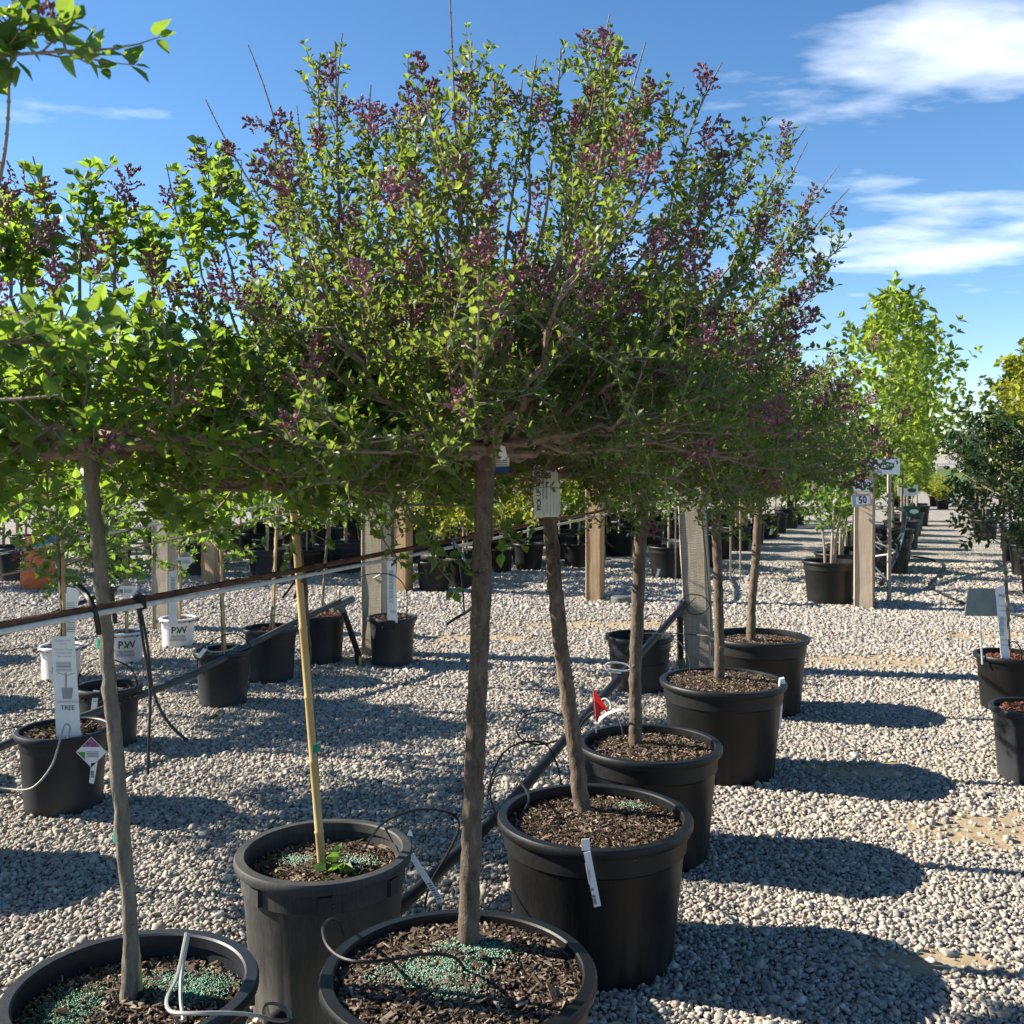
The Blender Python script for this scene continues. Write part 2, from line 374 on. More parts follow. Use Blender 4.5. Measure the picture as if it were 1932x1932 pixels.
# bare earth showing through the gravel
m = mat('bare_earth'); g = NG(m); v = g.coords()
g.bsdf(g.ramp(g.noise(11, 7, v, 0.7), [(0.3, (0.22, 0.165, 0.10)), (0.5, (0.33, 0.262, 0.17)), (0.75, (0.43, 0.355, 0.245))]), 0.95, 0.1, g.bump(g.noise(60, 5, v, 0.7), 0.7, 0.008)); M['earth'] = m
for i, (x, y, a, b) in enumerate(PATCH):
    mb = MB(); n = 40; r = random.Random(i)
    ph = [r.uniform(0, 6.28) for _ in range(4)]
    vs = []
    for k in range(n):
        t = k * 2 * math.pi / n; w = 1.25 + .14 * math.sin(3 * t + ph[0]) + .1 * math.sin(5 * t + ph[1])
        vs.append((x + a * w * math.cos(t), y + b * w * math.sin(t), .004))
    mb.add(vs, [tuple(range(n))]); tag(mb.build('bare_earth', M['earth'], tint=False), kind='structure')

# loose stones: one point per stone, instanced pebbles
def stone_points():
    out = []
    bands = [(1.75, 4.4, .0138, .0180), (4.4, 7.0, .0160, .0205), (7.0, 10.5, .0215, .0265), (10.5, 15.0, .032, .037)]
    for (y0, y1, sp_, size) in bands:
        ny = int((y1 - y0) / sp_)
        for j in range(ny):
            y = y0 + (j + .5) * sp_
            xl = -.535 * y - .55; xr = .535 * y + .55
            nx = int((xr - xl) / sp_)
            x = xl + (np.arange(nx) + .5 * (j % 2)) * sp_ + rng.uniform(-.45, .45, nx) * sp_
            yy = y + rng.uniform(-.45, .45, nx) * sp_
            s = size * np.clip(rng.lognormal(-.06, .30, nx), .45, 2.0)
            out.append(np.stack([x, yy, rng.uniform(.0, .012, nx), s], 1))
    p = np.concatenate(out)
    keep = np.ones(len(p), bool)
    for (x, y, a, b) in PATCH:
        d = np.sqrt(((p[:, 0] - x) / a) ** 2 + ((p[:, 1] - y) / b) ** 2)
        keep &= rng.uniform(0, 1, len(p)) < np.clip((d - .35) * 1.1, .10, 1)
    p = p[keep]
    nb = 260                                    # a scatter of bigger stones
    y = rng.uniform(1.9, 7, nb); x = rng.uniform(-.55, .55, nb) * y
    p = np.concatenate([p, np.stack([x, y, np.full(nb, .012), rng.uniform(.036, .055, nb)], 1)])
    return p
sp_ = stone_points()
me = bpy.data.meshes.new('gravel'); me.vertices.add(len(sp_)); me.vertices.foreach_set('co', sp_[:, :3].astype(np.float32).ravel())
a = me.attributes.new('scl', 'FLOAT', 'POINT'); a.data.foreach_set('value', sp_[:, 3].astype(np.float32))
m = mat('pebble'); g = NG(m); oi = g.n('ShaderNodeObjectInfo')
c = g.ramp(oi.outputs['Random'], [(0.0, (0.15, 0.145, 0.135)), (0.22, (0.28, 0.265, 0.235)), (0.5, (0.38, 0.355, 0.305)), (0.72, (0.32, 0.265, 0.205)), (0.86, (0.46, 0.43, 0.365)), (0.95, (0.36, 0.25, 0.19)), (1.0, (0.56, 0.535, 0.48))])
c = g.mix(0.22, c, g.ramp(g.noise(1.5, 4, g.coords()), [(0.3, (0.2, 0.19, 0.175)), (0.7, (0.46, 0.43, 0.39))]))
g.bsdf(c, 0.85, 0.2); M['pebble'] = m
me.materials.append(m)
gobj = inst(me, 'gravel'); tag(gobj, 'loose grey and tan gravel stones covering the yard', 'gravel', kind='stuff')
ng = bpy.data.node_groups.new('pebbles', 'GeometryNodeTree')
ng.interface.new_socket('Geometry', in_out='INPUT', socket_type='NodeSocketGeometry'); ng.interface.new_socket('Geometry', in_out='OUTPUT', socket_type='NodeSocketGeometry')
gi = ng.nodes.new('NodeGroupInput'); go = ng.nodes.new('NodeGroupOutput'); gl = ng.links.new
jn = ng.nodes.new('GeometryNodeJoinGeometry')
for k in range(7):
    ic = ng.nodes.new('GeometryNodeMeshIcoSphere'); ic.inputs['Radius'].default_value = 0.5; ic.inputs['Subdivisions'].default_value = 2
    pos = ng.nodes.new('GeometryNodeInputPosition'); ad = ng.nodes.new('ShaderNodeVectorMath'); ad.operation = 'ADD'; ad.inputs[1].default_value = (k * 3.7, k * 1.3, k * 2.1); gl(pos.outputs[0], ad.inputs[0])
    no = ng.nodes.new('ShaderNodeTexNoise'); no.inputs['Scale'].default_value = 1.7; no.inputs['Detail'].default_value = 1.0; gl(ad.outputs[0], no.inputs['Vector'])
    sb = ng.nodes.new('ShaderNodeVectorMath'); sb.operation = 'SUBTRACT'; sb.inputs[1].default_value = (.5, .5, .5); gl(no.outputs['Color'], sb.inputs[0])
    sc = ng.nodes.new('ShaderNodeVectorMath'); sc.operation = 'SCALE'; sc.inputs['Scale'].default_value = .84; gl(sb.outputs[0], sc.inputs[0])
    st = ng.nodes.new('GeometryNodeSetPosition'); gl(ic.outputs['Mesh'], st.inputs['Geometry']); gl(sc.outputs[0], st.inputs['Offset'])
    tf = ng.nodes.new('GeometryNodeTransform'); gl(st.outputs[0], tf.inputs['Geometry']); tf.inputs['Scale'].default_value = (1.15, .55 + .4 * ((k * 37) % 7) / 7, .5 + .3 * ((k * 23) % 7) / 7)
    sm = ng.nodes.new('GeometryNodeSetMaterial'); sm.inputs['Material'].default_value = M['pebble']; ss = ng.nodes.new('GeometryNodeSetShadeSmooth'); gl(tf.outputs[0], ss.inputs['Geometry']); gl(ss.outputs[0], sm.inputs['Geometry'])
    gt = ng.nodes.new('GeometryNodeGeometryToInstance'); gl(sm.outputs[0], gt.inputs[0]); gl(gt.outputs[0], jn.inputs[0])
iop = ng.nodes.new('GeometryNodeInstanceOnPoints'); gl(gi.outputs[0], iop.inputs['Points']); gl(jn.outputs[0], iop.inputs['Instance'])
iop.inputs['Pick Instance'].default_value = True
ri = ng.nodes.new('FunctionNodeRandomValue'); ri.data_type = 'INT'; ri.inputs['Min'].default_value = 0 
for s_ in ri.inputs:
    if s_.name == 'Max' and s_.type == 'INT': s_.default_value = 6
    if s_.name == 'Min' and s_.type == 'INT': s_.default_value = 0
gl([o_ for o_ in ri.outputs if o_.type == 'INT'][0], iop.inputs['Instance Index'])
rr = ng.nodes.new('FunctionNodeRandomValue'); rr.data_type = 'FLOAT_VECTOR'
rr.inputs[0].default_value = (-.6, -.6, 0); rr.inputs[1].default_value = (.6, .6, 6.283)
gl(rr.outputs[0], iop.inputs['Rotation'])
na = ng.nodes.new('GeometryNodeInputNamedAttribute'); na.data_type = 'FLOAT'; na.inputs['Name'].default_value = 'scl'
gl(na.outputs[0], iop.inputs['Scale']); gl(iop.outputs[0], go.inputs[0])
md = gobj.modifiers.new('pebbles', 'NODES'); md.node_group = ng

# ------------------------------------------------------------------ pots
def pot_meshes(r, h, style, seed=0):
    """body, rim (origin at the centre of the foot)"""
    rb = r * (.80 if style != 'tall' else .82); wall = .006
    ro = r - .018
    prof = [(rb * .97, .0), (rb, .006), (rb + (ro - rb) * .10, h * .10), (rb + (ro - rb) * .2, h * .2), (rb + (ro - rb) * .78, h * .78), (rb + (ro - rb) * .80, h * .785), (ro - .001, h * .80), (ro, h * .94), (ro, h - .012), (ro - wall, h - .010), (ro - wall - .003, h * .8), (ro - wall - .012, h * .62)]
    ribs = 44
    def mod(a, z):
        k = max(0, 1 - z / (h * .2))
        return -.006 * (np.sin(a * ribs / 2 * 1.0) > .45) * (k > .02) * (z > .001) * min(1, k * 3)
    b = MB(); b.lathe(prof, 132 if style == 'big' else 56, mod if style == 'big' else None, close=True)
    t = MB()
    lip = .026 if style == 'big' else .018
    t.lathe([(r - .020, h - .030), (r - .002, h - .030), (r + .002, h - .022), (r + .002, h - .008), (r - .002, h - .001), (r - lip, h), (r - lip - .004, h - .004), (r - lip - .005, h - .028), (r - .020, h - .030)], 96 if style == 'big' else 56)
    return b, t
_mulch = {}
def mulch_mesh(r, n, seed, key, size=1.0, mound=0.0, m='mulch'):
    if key in _mulch: return _mulch[key]
    R_ = np.random.default_rng(seed); mb = MB()
    v = np.array([(-.5, -.5, -.5), (.5, -.4, -.5), (.5, .4, -.5), (-.5, .5, -.5), (-.5, -.4, .5), (.45, -.5, .5), (.5, .5, .5), (-.4, .4, .5)])
    fs = [(0, 3, 2, 1), (4, 5, 6, 7), (0, 1, 5, 4), (1, 2, 6, 5), (2, 3, 7, 6), (3, 0, 4, 7)]
    rad = r * np.sqrt(R_.uniform(0, 1, n)); th = R_.uniform(0, 6.283, n)
    T = np.stack([rad * np.cos(th), rad * np.sin(th), .004 + R_.uniform(0, .010, n) + mound * (1 - (rad / r) ** 2)], 1)
    Ln = R_.lognormal(math.log(.020 * size), .45, n); Wd = Ln * R_.uniform(.12, .38, n); Th = R_.uniform(.0015, .004, n)
    az = R_.uniform(0, 6.283, n); ti = R_.normal(0, .32, n); ro = R_.normal(0, .35, n)
    Rm = np.zeros((n, 3, 3))
    for i in range(n):
        Rm[i] = np.array((Matrix.Rotation(az[i], 3, 'Z') @ Matrix.Rotation(ti[i], 3, 'Y') @ Matrix.Rotation(ro[i], 3, 'X')) @ Matrix.Diagonal((Ln[i], Wd[i], Th[i])))
    mb.batch(v, fs, Rm, T, np.clip(R_.beta(1.3, 2.0, n), 0, 1))
    _mulch[key] = mb.mesh('mulch', M[m]); return _mulch[key]
def soil_mesh(r, mound, seed):
    R_ = random.Random(seed); mb = MB(); rings = 7; seg = 36; vs = [(0, 0, mound)]; fs = []
    for i in range(1, rings + 1):
        for j in range(seg):
            rr_ = r * i / rings; a = j * 2 * math.pi / seg
            vs.append((rr_ * math.cos(a), rr_ * math.sin(a), mound * (1 - (i / rings) ** 2) + R_.uniform(-.004, .004)))
    for j in range(seg): fs.append((0, 1 + j, 1 + (j + 1) % seg))
    for i in range(1, rings):
        for j in range(seg):
            a = 1 + (i - 1) * seg + j; b = 1 + (i - 1) * seg + (j + 1) % seg
            fs.append((a, a + seg, b + seg, b))
    mb.add(vs, fs); return mb.mesh('soil', M['soil'], True, tint=False)
_pots = {}
def add_pot(root, r, h, style, m, soil_z, mulch=None, mound=0.012, seed=0, tabs=0, off=(0, 0, 0)):
    key = (round(r, 3), round(h, 3), style, m)
    if key not in _pots:
        b, t = pot_meshes(r, h, style); _pots[key] = (b.mesh('pot', M[m], True, False), t.mesh('rim', M[m], True, False))
    bm, rm = _pots[key]
    p = inst(bm, 'pot', root, off); inst(rm, 'rim', p)
    if tabs:
        for k in range(tabs):
            a = k * 2 * math.pi / tabs + .6 + seed
            tb = MB(); R_ = Matrix.Rotation(a, 3, 'Z'); c = R_ @ Vector((r - .014, 0, h * .86))
            tb.box(c, (.012, .036, .045), R_); tb.build('handle_tab', M[m], p, tint=False)
    rs = r - .022
    s = inst(soil_mesh(rs, mound, seed), 'soil', root, (off[0], off[1], soil_z))
    if mulch:
        n, size, key2, mm = mulch
        inst(mulch_mesh(rs * .97, n, seed + 11, key2, size, mound, mm), 'mulch', s, (0, 0, 0), 'stuff')
    return p

# ------------------------------------------------------------------ plants
LEAF = np.array([(0, 0, 0), (.20, .26, .10), (.52, .29, .14), (1, 0, -.03), (.52, -.29, .14), (.20, -.26, .10), (.22, 0, -.01), (.55, 0, -.005)])
LEAF_F = [(0, 6, 1), (1, 6, 7, 2), (2, 7, 3), (0, 5, 6), (5, 4, 7, 6), (4, 3, 7)]
LEAF_R = LEAF * np.array([1, 1.28, 1.0])           # broader, heart-like
LEAF_N = LEAF * np.array([1, .75, 1.0])
BUD = np.array([(0, 0, 0), (.62, .27, 0), (.62, -.13, .23), (.62, -.13, -.23), (1, 0, 0)])
BUD_F = [(0, 2, 1), (0, 3, 2), (0, 1, 3), (4, 1, 2), (4, 2, 3), (4, 3, 1)]
def frames(D, U):
    D = D / (np.linalg.norm(D, axis=1)[:, None] + 1e-9)
    Y = np.cross(U, D); Y /= (np.linalg.norm(Y, axis=1)[:, None] + 1e-9); Z = np.cross(D, Y)
    return np.stack([D, Y, Z], 2)
class Plant:
    def __init__(s, seed): s.R = np.random.default_rng(seed); s.wood = MB(); s.lp = []; s.ld = []; s.ls = []; s.fp = []; s.fd = []; s.fl = []
    def leaves_on(s, pts, spacing, size, t0=0.15, t1=1.0, droop=0.0, up=.35):
        R = s.R; seg = np.linalg.norm(np.diff(pts, axis=0), axis=1); L = seg.sum(); n = max(1, int(L * (t1 - t0) / spacing)); cum = np.concatenate([[0], np.cumsum(seg)])
        ph = R.uniform(0, 3.14)
        for i in range(n + 1):
            d = (t0 + (t1 - t0) * (i + .2) / (n + .3)) * L
            k = min(len(seg) - 1, np.searchsorted(cum, d) - 1); k = max(k, 0)
            f = (d - cum[k]) / (seg[k] + 1e-9); p = pts[k] + (pts[k + 1] - pts[k]) * min(max(f, 0), 1); tg = nrm(pts[k + 1] - pts[k])
            a = nrm(np.cross(tg, [.13, .21, 1.0]) + 1e-4); b = np.cross(tg, a); th = ph + i * 1.57 + R.normal(0, .3)
            w = math.cos(th) * a + math.sin(th) * b
            for sg in (1, -1):
                if R.uniform() < .06: continue
                dd = sg * w * 1.0 + tg * R.uniform(.2, .8) + np.array([0, 0, up - droop]) + R.normal(0, .22, 3)
                s.lp.append(p + .002 * sg * w); s.ld.append(dd); s.ls.append(size * R.uniform(.62, 1.2))
        # end rosette
        tg = nrm(pts[-1] - pts[-2])
        for _ in range(2):
            s.lp.append(pts[-1]); s.ld.append(tg + R.normal(0, .45, 3) + np.array([0, 0, up * .6 - droop])); s.ls.append(size * R.uniform(.45, .8))
    def panicle(s, p, d, L): s.fp.append(np.asarray(p)); s.fd.append(nrm(d)); s.fl.append(L)
    def leaf_mesh(s, m, tmpl=LEAF, name='foliage', hang=0.0):
        mb = MB(); n = len(s.lp); p = np.array(s.lp); d = np.array(s.ld); sz = np.array(s.ls)
        d[:, 2] -= hang
        U = s.R.normal(0, .45, (n, 3)) + np.array([0, 0, 1.0])
        F = frames(d, U) * sz[:, None, None]
        mb.batch(tmpl, LEAF_F, F, p, np.clip(s.R.normal(.5, .24, n), 0, 1)); return mb.mesh(name, m)
    def flower_mesh(s, m, buds=105, budlen=.0115, name='flowers'):
        mb = MB(); R = s.R; P_, D_ = [], []; T_ = []; S_ = []
        for p, d, L in zip(s.fp, s.fd, s.fl):
            a = nrm(np.cross(d, [.3, .2, .9])); b = np.cross(d, a)
            base_t = np.clip(R.normal(.45, .17), .1, .85); nb = int(buds * (L / .08) * R.uniform(.8, 1.2))
            nbr = max(5, int(L / .0075))
            for k in range(nbr):                       # branchlets
                t = (k + .5) / nbr; th = k * 2.4 + R.uniform(-.3, .3); rad = L * .42 * (1 - t) ** .7 * R.uniform(.6, 1.15) + .005
                w = math.cos(th) * a + math.sin(th) * b; q0 = p + d * (t * L * .9); q1 = q0 + w * rad + d * rad * .7
                m_ = max(3, nb // nbr)
                for j in range(m_):
                    u = (j + .6) / m_; q = q0 + (q1 - q0) * u
                    P_.append(q); D_.append(w * .7 + d * .8 + R.normal(0, .5, 3)); T_.append(np.clip(base_t + R.normal(0, .16), 0, 1)); S_.append(budlen * R.uniform(.7, 1.25))
        n = len(P_); U = R.normal(0, 1, (n, 3))
        mb.batch(BUD, BUD_F, frames(np.array(D_), U) * np.array(S_)[:, None, None], np.array(P_), T_); return mb.mesh(name, m)
def curve3(a, b, c, n): 
    t = np.linspace(0, 1, n)[:, None]; return (1 - t) ** 2 * a + 2 * t * (1 - t) * b + t * t * c
def lilac_crown(seed, R, H, leaf=.024, limbs=22, subs=7, twigs=5, flow=.5, droop=.10, lspace=.024, shoots=(), hang=0.0, broad=False, lowlimbs=4, fl_len=.085):
    pl = Plant(seed); rg = pl.R; V = np.array
    O = V([0, 0, 0.0])
    def sub(p, tg, L, rad, fl, depth):
        d = nrm(tg * .45 + nrm(V([p[0], p[1], 0]) + 1e-4) * .28 + V([0, 0, .42]) + rg.normal(0, .48, 3))
        e = p + d * L; c = p + d * L * .5 + rg.normal(0, .05, 3) * L * 2 - V([0, 0, .10 * L]); pts = curve3(p, c, e, 5)
        pl.wood.tube(pts, np.linspace(rad, rad * .45, 5), 4)
        pl.leaves_on(pts, lspace * 1.25, leaf, .25, 1.0, hang)
        for k in range(twigs):
            t = rg.uniform(.15, .95); i = min(3, int(t * 4)); q = pts[i] + (pts[i + 1] - pts[i]) * (t * 4 - i)
            dd = nrm(d * .5 + rg.normal(0, .6, 3) + V([0, 0, .25])); l2 = rg.uniform(.07, .15) * (L / .3); e2 = q + dd * l2; m_ = q + dd * l2 * .5 + rg.normal(0, .012, 3)
            tp = curve3(q, m_, e2, 4); pl.wood.tube(tp, np.linspace(rad * .5, .0009, 4), 3, False)
            pl.leaves_on(tp, lspace, leaf, .2, 1.0, hang)
        if rg.uniform() < fl: pl.panicle(e, d + V([0, 0, .8]), rg.uniform(.6, 1.2) * fl_len)
        return e, d
    for k in range(limbs):
        az = k * 2.39996 + rg.uniform(-.25, .25)
        if k < lowlimbs: el = math.radians(rg.uniform(-12, 8))
        else: el = math.asin(min(.99, max(-.1, (k - lowlimbs + rg.uniform(0, 1)) / (limbs - lowlimbs)))) if limbs > lowlimbs else .5
        h = V([math.cos(az), math.sin(az), 0]); f = rg.uniform(.80, 1.05)
        rh = R * math.cos(el) ** .75 * f; zt = (H if el > 0 else droop / .17) * math.sin(el) * f
        if el <= 0: zt = -droop * rg.uniform(.2, 1)
        e = h * rh + V([0, 0, zt]); st = O + h * .012 + V([0, 0, rg.uniform(-.03, .03)])
        c = h * rh * rg.uniform(.5, .75) + V([0, 0, zt * rg.uniform(.08, .30) + .01])
        pts = curve3(st, c, e, 9); pts[1:-1] += rg.normal(0, .012, (7, 3))
        r0 = rg.uniform(.009, .014)
        pl.wood.tube(pts, np.linspace(r0, .0028, 9), 6)
        for j in range(subs):
            t = .22 + .76 * (j + rg.uniform(.1, .9)) / subs; i = min(7, int(t * 8)); q = pts[i] + (pts[i + 1] - pts[i]) * (t * 8 - i)
            tg = nrm(pts[i + 1] - pts[i]); outer = (np.linalg.norm(q[:2]) / R) * .5 + max(0, q[2]) / H * .7
            sub(q, tg, rg.uniform(.17, .34) * (R / .75) ** .5, .0032, flow * min(1.2, outer * 1.3) if q[2] > .05 else flow * .25, 0)
        sub(pts[-1], nrm(pts[-1] - pts[-2]), .2, .0028, flow, 0)
    for (b, t, bare, flw) in shoots:
        b = V(b, float); t = V(t, float); L = np.linalg.norm(t - b); d = nrm(t - b)
        c = (b + t) / 2 + rg.normal(0, .02, 3); pts = curve3(b, c, t, 12); rr_ = np.linspace(.0036, .0015, 12)
        pl.wood.tube(curve3(b * .25 + V([0, 0, .02]), b * .7 - d * .05, b, 6), np.linspace(.0062, .0037, 6), 5)
        pl.wood.tube(pts, rr_, 5)
        for u in np.arange(.35, 1.0, .09):              # swollen nodes
            i = min(10, int(u * 11)); q = pts[i]; pl.wood.tube([q - d * .004, q, q + d * .004], [.0012, .0032, .0012], 5)
        if bare < 1:
            for u in np.arange(.15, 1 - bare, .075):
                i = min(10, int(u * 11)); q = pts[i]
                for sgn in (0, 1):
                    dd = nrm(d * .75 + rg.normal(0, .55, 3)); l2 = rg.uniform(.03, .09); tp = curve3(q, q + dd * l2 * .5 + rg.normal(0, .005, 3), q + dd * l2 + V([0, 0, .01]), 4)
                    pl.wood.tube(tp, np.linspace(.0018, .0008, 4), 3, False); pl.leaves_on(tp, lspace, leaf * .95, .2, 1, hang)
        for u, l in flw:
            i = min(10, int(u * 11)); q = pts[i]; dd = nrm(d + rg.normal(0, .35, 3)); pl.wood.tube([q, q + dd * .03], [.0016, .001], 3, False); pl.panicle(q + dd * .02, dd, l)
    return dict(wood=pl.wood.mesh('branches', M['twig'], True, False), leaf=pl.leaf_mesh(M['leaf_big'] if broad else M['leaf'], LEAF_R if broad else LEAF, hang=hang * .6), flower=pl.flower_mesh(M['flower']) if pl.fp else None)
def add_crown(root, cr, T, rot=0.0, scale=1.0):
    c = inst(cr['wood'], 'crown', root, T); c.rotation_euler = (0, 0, rot); c.scale = (scale,) * 3
    inst(cr['leaf'], 'foliage', c, kind='stuff')
    if cr['flower']: inst(cr['flower'], 'flowers', c, kind='stuff')
    return c
def add_trunk(root, pts, widths, m, seed=0, sides=16, flare=True, parent_loc=None, name='trunk'):
    n = max(12, int(np.linalg.norm(np.array(tuple(pts[-1])) - np.array(tuple(pts[0]))) / .022))
    path = smooth_path(pts, n); R_ = np.random.default_rng(seed + 99)
    w = np.interp(np.linspace(0, 1, n), np.linspace(0, 1, len(widths)), widths) / 2
    path[1:-1] += R_.normal(0, .0013, (n - 2, 3)); w = w * (1 + R_.normal(0, .025, n))
    if flare: w[:3] *= np.array([1.22, 1.10, 1.04])
    mb = MB(); mb.tube(path, w, sides)
    v = mb.v[0]; v += R_.normal(0, .0009, v.shape).astype(np.float32)
    kn = MB()
    for k in range(5):                                   # knots and cut stubs
        i = int(R_.integers(3, n - 3)); a = R_.uniform(0, 6.28); d = np.array([math.cos(a), math.sin(a), .5]); q = path[i]
        mb.tube([q, q + d * w[i] * 1.02, q + d * (w[i] * 1.02 + .004)], [w[i] * .42, w[i] * .34, w[i] * .16], 7)
    return mb.build(name, m, root, True, tint=False)
def add_bamboo(root, p0, p1, r, name='bamboo_stake', gap=.17):
    p0 = Vector(p0); p1 = Vector(p1); L = (p1 - p0).length; pts = []; rad = []; d = 0; R_ = random.Random(int(L * 1000)); nodes = []
    x = gap * .6
    while x < L - .02: nodes.append(x); x += gap * R_.uniform(.85, 1.15)
    ds = sorted([0, L] + [k + o for k in nodes for o in (-.006, -.002, .002, .006)])
    for q in ds:
        pts.append(p0.lerp(p1, q / L)); near_ = min([abs(q - k) for k in nodes] or [1]); rad.append(r * (1.16 if near_ < .003 else 1.0) * (1 - .15 * q / L))
    mb = MB(); mb.tube(pts, rad, 10); return mb.build(name, M['bamboo'], root, True, tint=False)
def band(root, p, r, h=.02, m='tape', name='tape_band'):
    mb = MB(); mb.tube([Vector(p) - Vector((0, 0, h / 2)), Vector(p) + Vector((0, 0, h / 2))], r, 14); return mb.build(name, M[m], root, True, tint=False)
def granules(parent, spots, seed, z):
    R_ = np.random.default_rng(seed); T = []
    for (x, y, sx, sy, n) in spots:
        T.append(np.stack([x + R_.normal(0, sx, n), y + R_.normal(0, sy, n), z + R_.uniform(-.006, .004, n)], 1))
    T = np.concatenate(T); n = len(T)
    v = np.array([(1, 0, 0), (-1, 0, 0), (0, 1, 0), (0, -1, 0), (0, 0, 1), (0, 0, -1)], float); fs = [(0, 2, 4), (2, 1, 4), (1, 3, 4), (3, 0, 4), (2, 0, 5), (1, 2, 5), (3, 1, 5), (0, 3, 5)]
    s = R_.uniform(.0014, .0026, n); mb = MB(); mb.batch(v, fs, np.eye(3)[None] * s[:, None, None], T, np.clip(R_.normal(.5, .25, n), 0, 1))
    return mb.build('fertilizer_granules', M['granule'], parent, True, kind='stuff')

def rel(pts, o): o = Vector(o); return [Vector(p) - o for p in pts]

# ---- front row of lilac standards
GRP = None
def potted_lilac(label, X, Y, r, h, style, potm, soil_z, trunk_px, tY, widths, bm, crown, mulch, rot=0, scale=1.0, seed=0, mound=.012, tabs=0, name='potted_lilac_tree', group=None):
    root = empty(name, (X, Y, 0), label, 'tree', group)
    add_pot(root, r, h, style, potm, soil_z, mulch, mound, seed, tabs)
    pts = rel([P(a, b, tY) for a, b in trunk_px], root.location)
    pts[0].z = soil_z - .03
    tr = add_trunk(root, pts, widths, bm, seed)
    c = add_crown(root, crown, pts[-1], rot, scale)
    return root, pts
# crown A, with the long bare shoots that stand out above it
TA = P(918, 838, 2.44)
def sh(px, py, bx, by, Y, Yb, bare, fl): 
    return (tuple(P(bx, by, Yb) - TA), tuple(P(px, py, Y) - TA), bare, fl)
shA = [
 sh(848, -40, 885, 640, 2.15, 2.25, .72, []), sh(468, 85, 560, 520, 2.5, 2.45, .35, [(.72, .06), (.55, .05)]), sh(388, 188, 560, 480, 2.55, 2.5, .4, [(.6, .05)]),
 sh(632, 78, 640, 480, 2.35, 2.4, .25, [(.62, .07), (.8, .06)]), sh(646, 62, 655, 470, 2.5, 2.5, .3, [(.7, .08)]), sh(604, 100, 618, 400, 2.4, 2.4, .0, []),
 sh(700, 160, 720, 450, 2.3, 2.35, .3, [(.7, .08)]), sh(770, 150, 742, 420, 2.55, 2.5, .3, [(.6, .09), (.75, .07)]), sh(790, 155, 770, 400, 2.2, 2.3, .2, [(.7, .07)]),
 sh(890, 78, 868, 420, 2.3, 2.3, .0, [(.7, .06)]), sh(905, 115, 880, 380, 2.45, 2.4, .2, [(.65, .08)]), sh(930, 135, 900, 400, 2.5, 2.5, .1, [(.8, .07), (.6, .08)]),
 sh(1012, 105, 1000, 380, 2.5, 2.4, .05, [(.55, .09)]), sh(1058, 90, 1030, 400, 2.3, 2.3, .15, [(.5, .08)]), sh(1150, 28, 1080, 420, 2.35, 2.35, .3, [(.6, .08), (.4, .07)]),
 sh(1104, 62, 1100, 360, 2.5, 2.45, .0, [(.9, .05)]), sh(1175, 78, 1090, 380, 2.6, 2.5, .15, [(.6, .07), (.8, .06)]), sh(1168, 105, 1120, 380, 2.2, 2.3, .1, [(.75, .08)]), 
 sh(1218, 80, 1130, 400, 2.4, 2.4, .4, [(.55, .07)]), sh(1290, 165, 1200, 400, 2.5, 2.5, .2, [(.6, .07)]), sh(1362, 118, 1260, 420, 2.45, 2.45, .3, [(.62, .08), (.75, .06), (.9, .045)]),
 sh(1232, 165, 1130, 330, 2.35, 2.35, .0, []), sh(745, 210, 700, 430, 2.6, 2.5, .2, [(.8, .08)]), sh(560, 200, 600, 440, 2.6, 2.5, .3, [(.8, .06)]), sh(1410, 268, 1300, 470, 2.4, 2.4, .0, [(.6, .06)]),
 sh(520, 245, 560, 500, 2.3, 2.35, .2, [(.6, .08)]), sh(985, 150, 960, 420, 2.6, 2.5, .1, [(.85, .09)]), sh(835, 190, 820, 420, 2.5, 2.5, .1, [(.85, .08)])]
crA = lilac_crown(3, .60, .66, .0205, 44, 9, 6, .85, .05, .0170, shA, lowlimbs=8)
A, pa = potted_lilac('lilac tree with straight thick trunk in a pot strewn with green fertilizer and bark', -.119, 2.29, .307, .45, 'big', 'pot', .418,
    [(884, 1790), (886, 1700), (893, 1500), (905, 1200), (913, 950), (918, 838)], 2.44, [.053, .049, .047, .046, .045, .050], M['bark'], crA, (4200, .72, 'A', 'mulch'), 0, 1, 1, .012, 0)
granules(A, [(-.03, .02, .045, .03, 1900), (.055, .10, .028, .028, 1000), (-.09, -.0, .05, .025, 1000), (.0, -.06, .03, .03, 600), (-.01, .13, .03, .015, 400)], 5, .440)

TB = P(1032, 880, 3.40)
def shb(px, py, bx, by, Y, bare, fl, T=TB): return (tuple(P(bx, by, Y) - T), tuple(P(px, py, Y) - T), bare, fl)
shB = [shb(1522, 238, 1380, 500, 3.2, .12, [(.72, .09), (.85, .08)]), shb(1524, 268, 1400, 520, 3.4, .3, [(.5, .08)]), shb(1582, 312, 1420, 540, 3.3, .3, [(.72, .07), (.6, .05)]), shb(1603, 355, 1440, 560, 3.4, .35, [(.75, .07), (.5, .06)]),
 shb(1592, 460, 1430, 620, 3.3, .0, [(.6, .07)]), shb(1450, 270, 1340, 480, 3.4, .0, [(.6, .06)]), shb(1480, 330, 1360, 560, 3.2, .1, [(.7, .08)]), shb(1540, 400, 1400, 600, 3.4, .1, [(.7, .08)]), shb(1560, 500, 1420, 680, 3.2, .0, [(.7, .08)]),
 shb(1290, 300, 1250, 480, 3.5, .1, [(.8, .08)]), shb(1350, 280, 1300, 480, 3.5, .1, [(.8, .08)])]
crB = lilac_crown(8, .74, .66, .0235, 38, 9, 5, .85, .07, .0195, shB, lowlimbs=7)
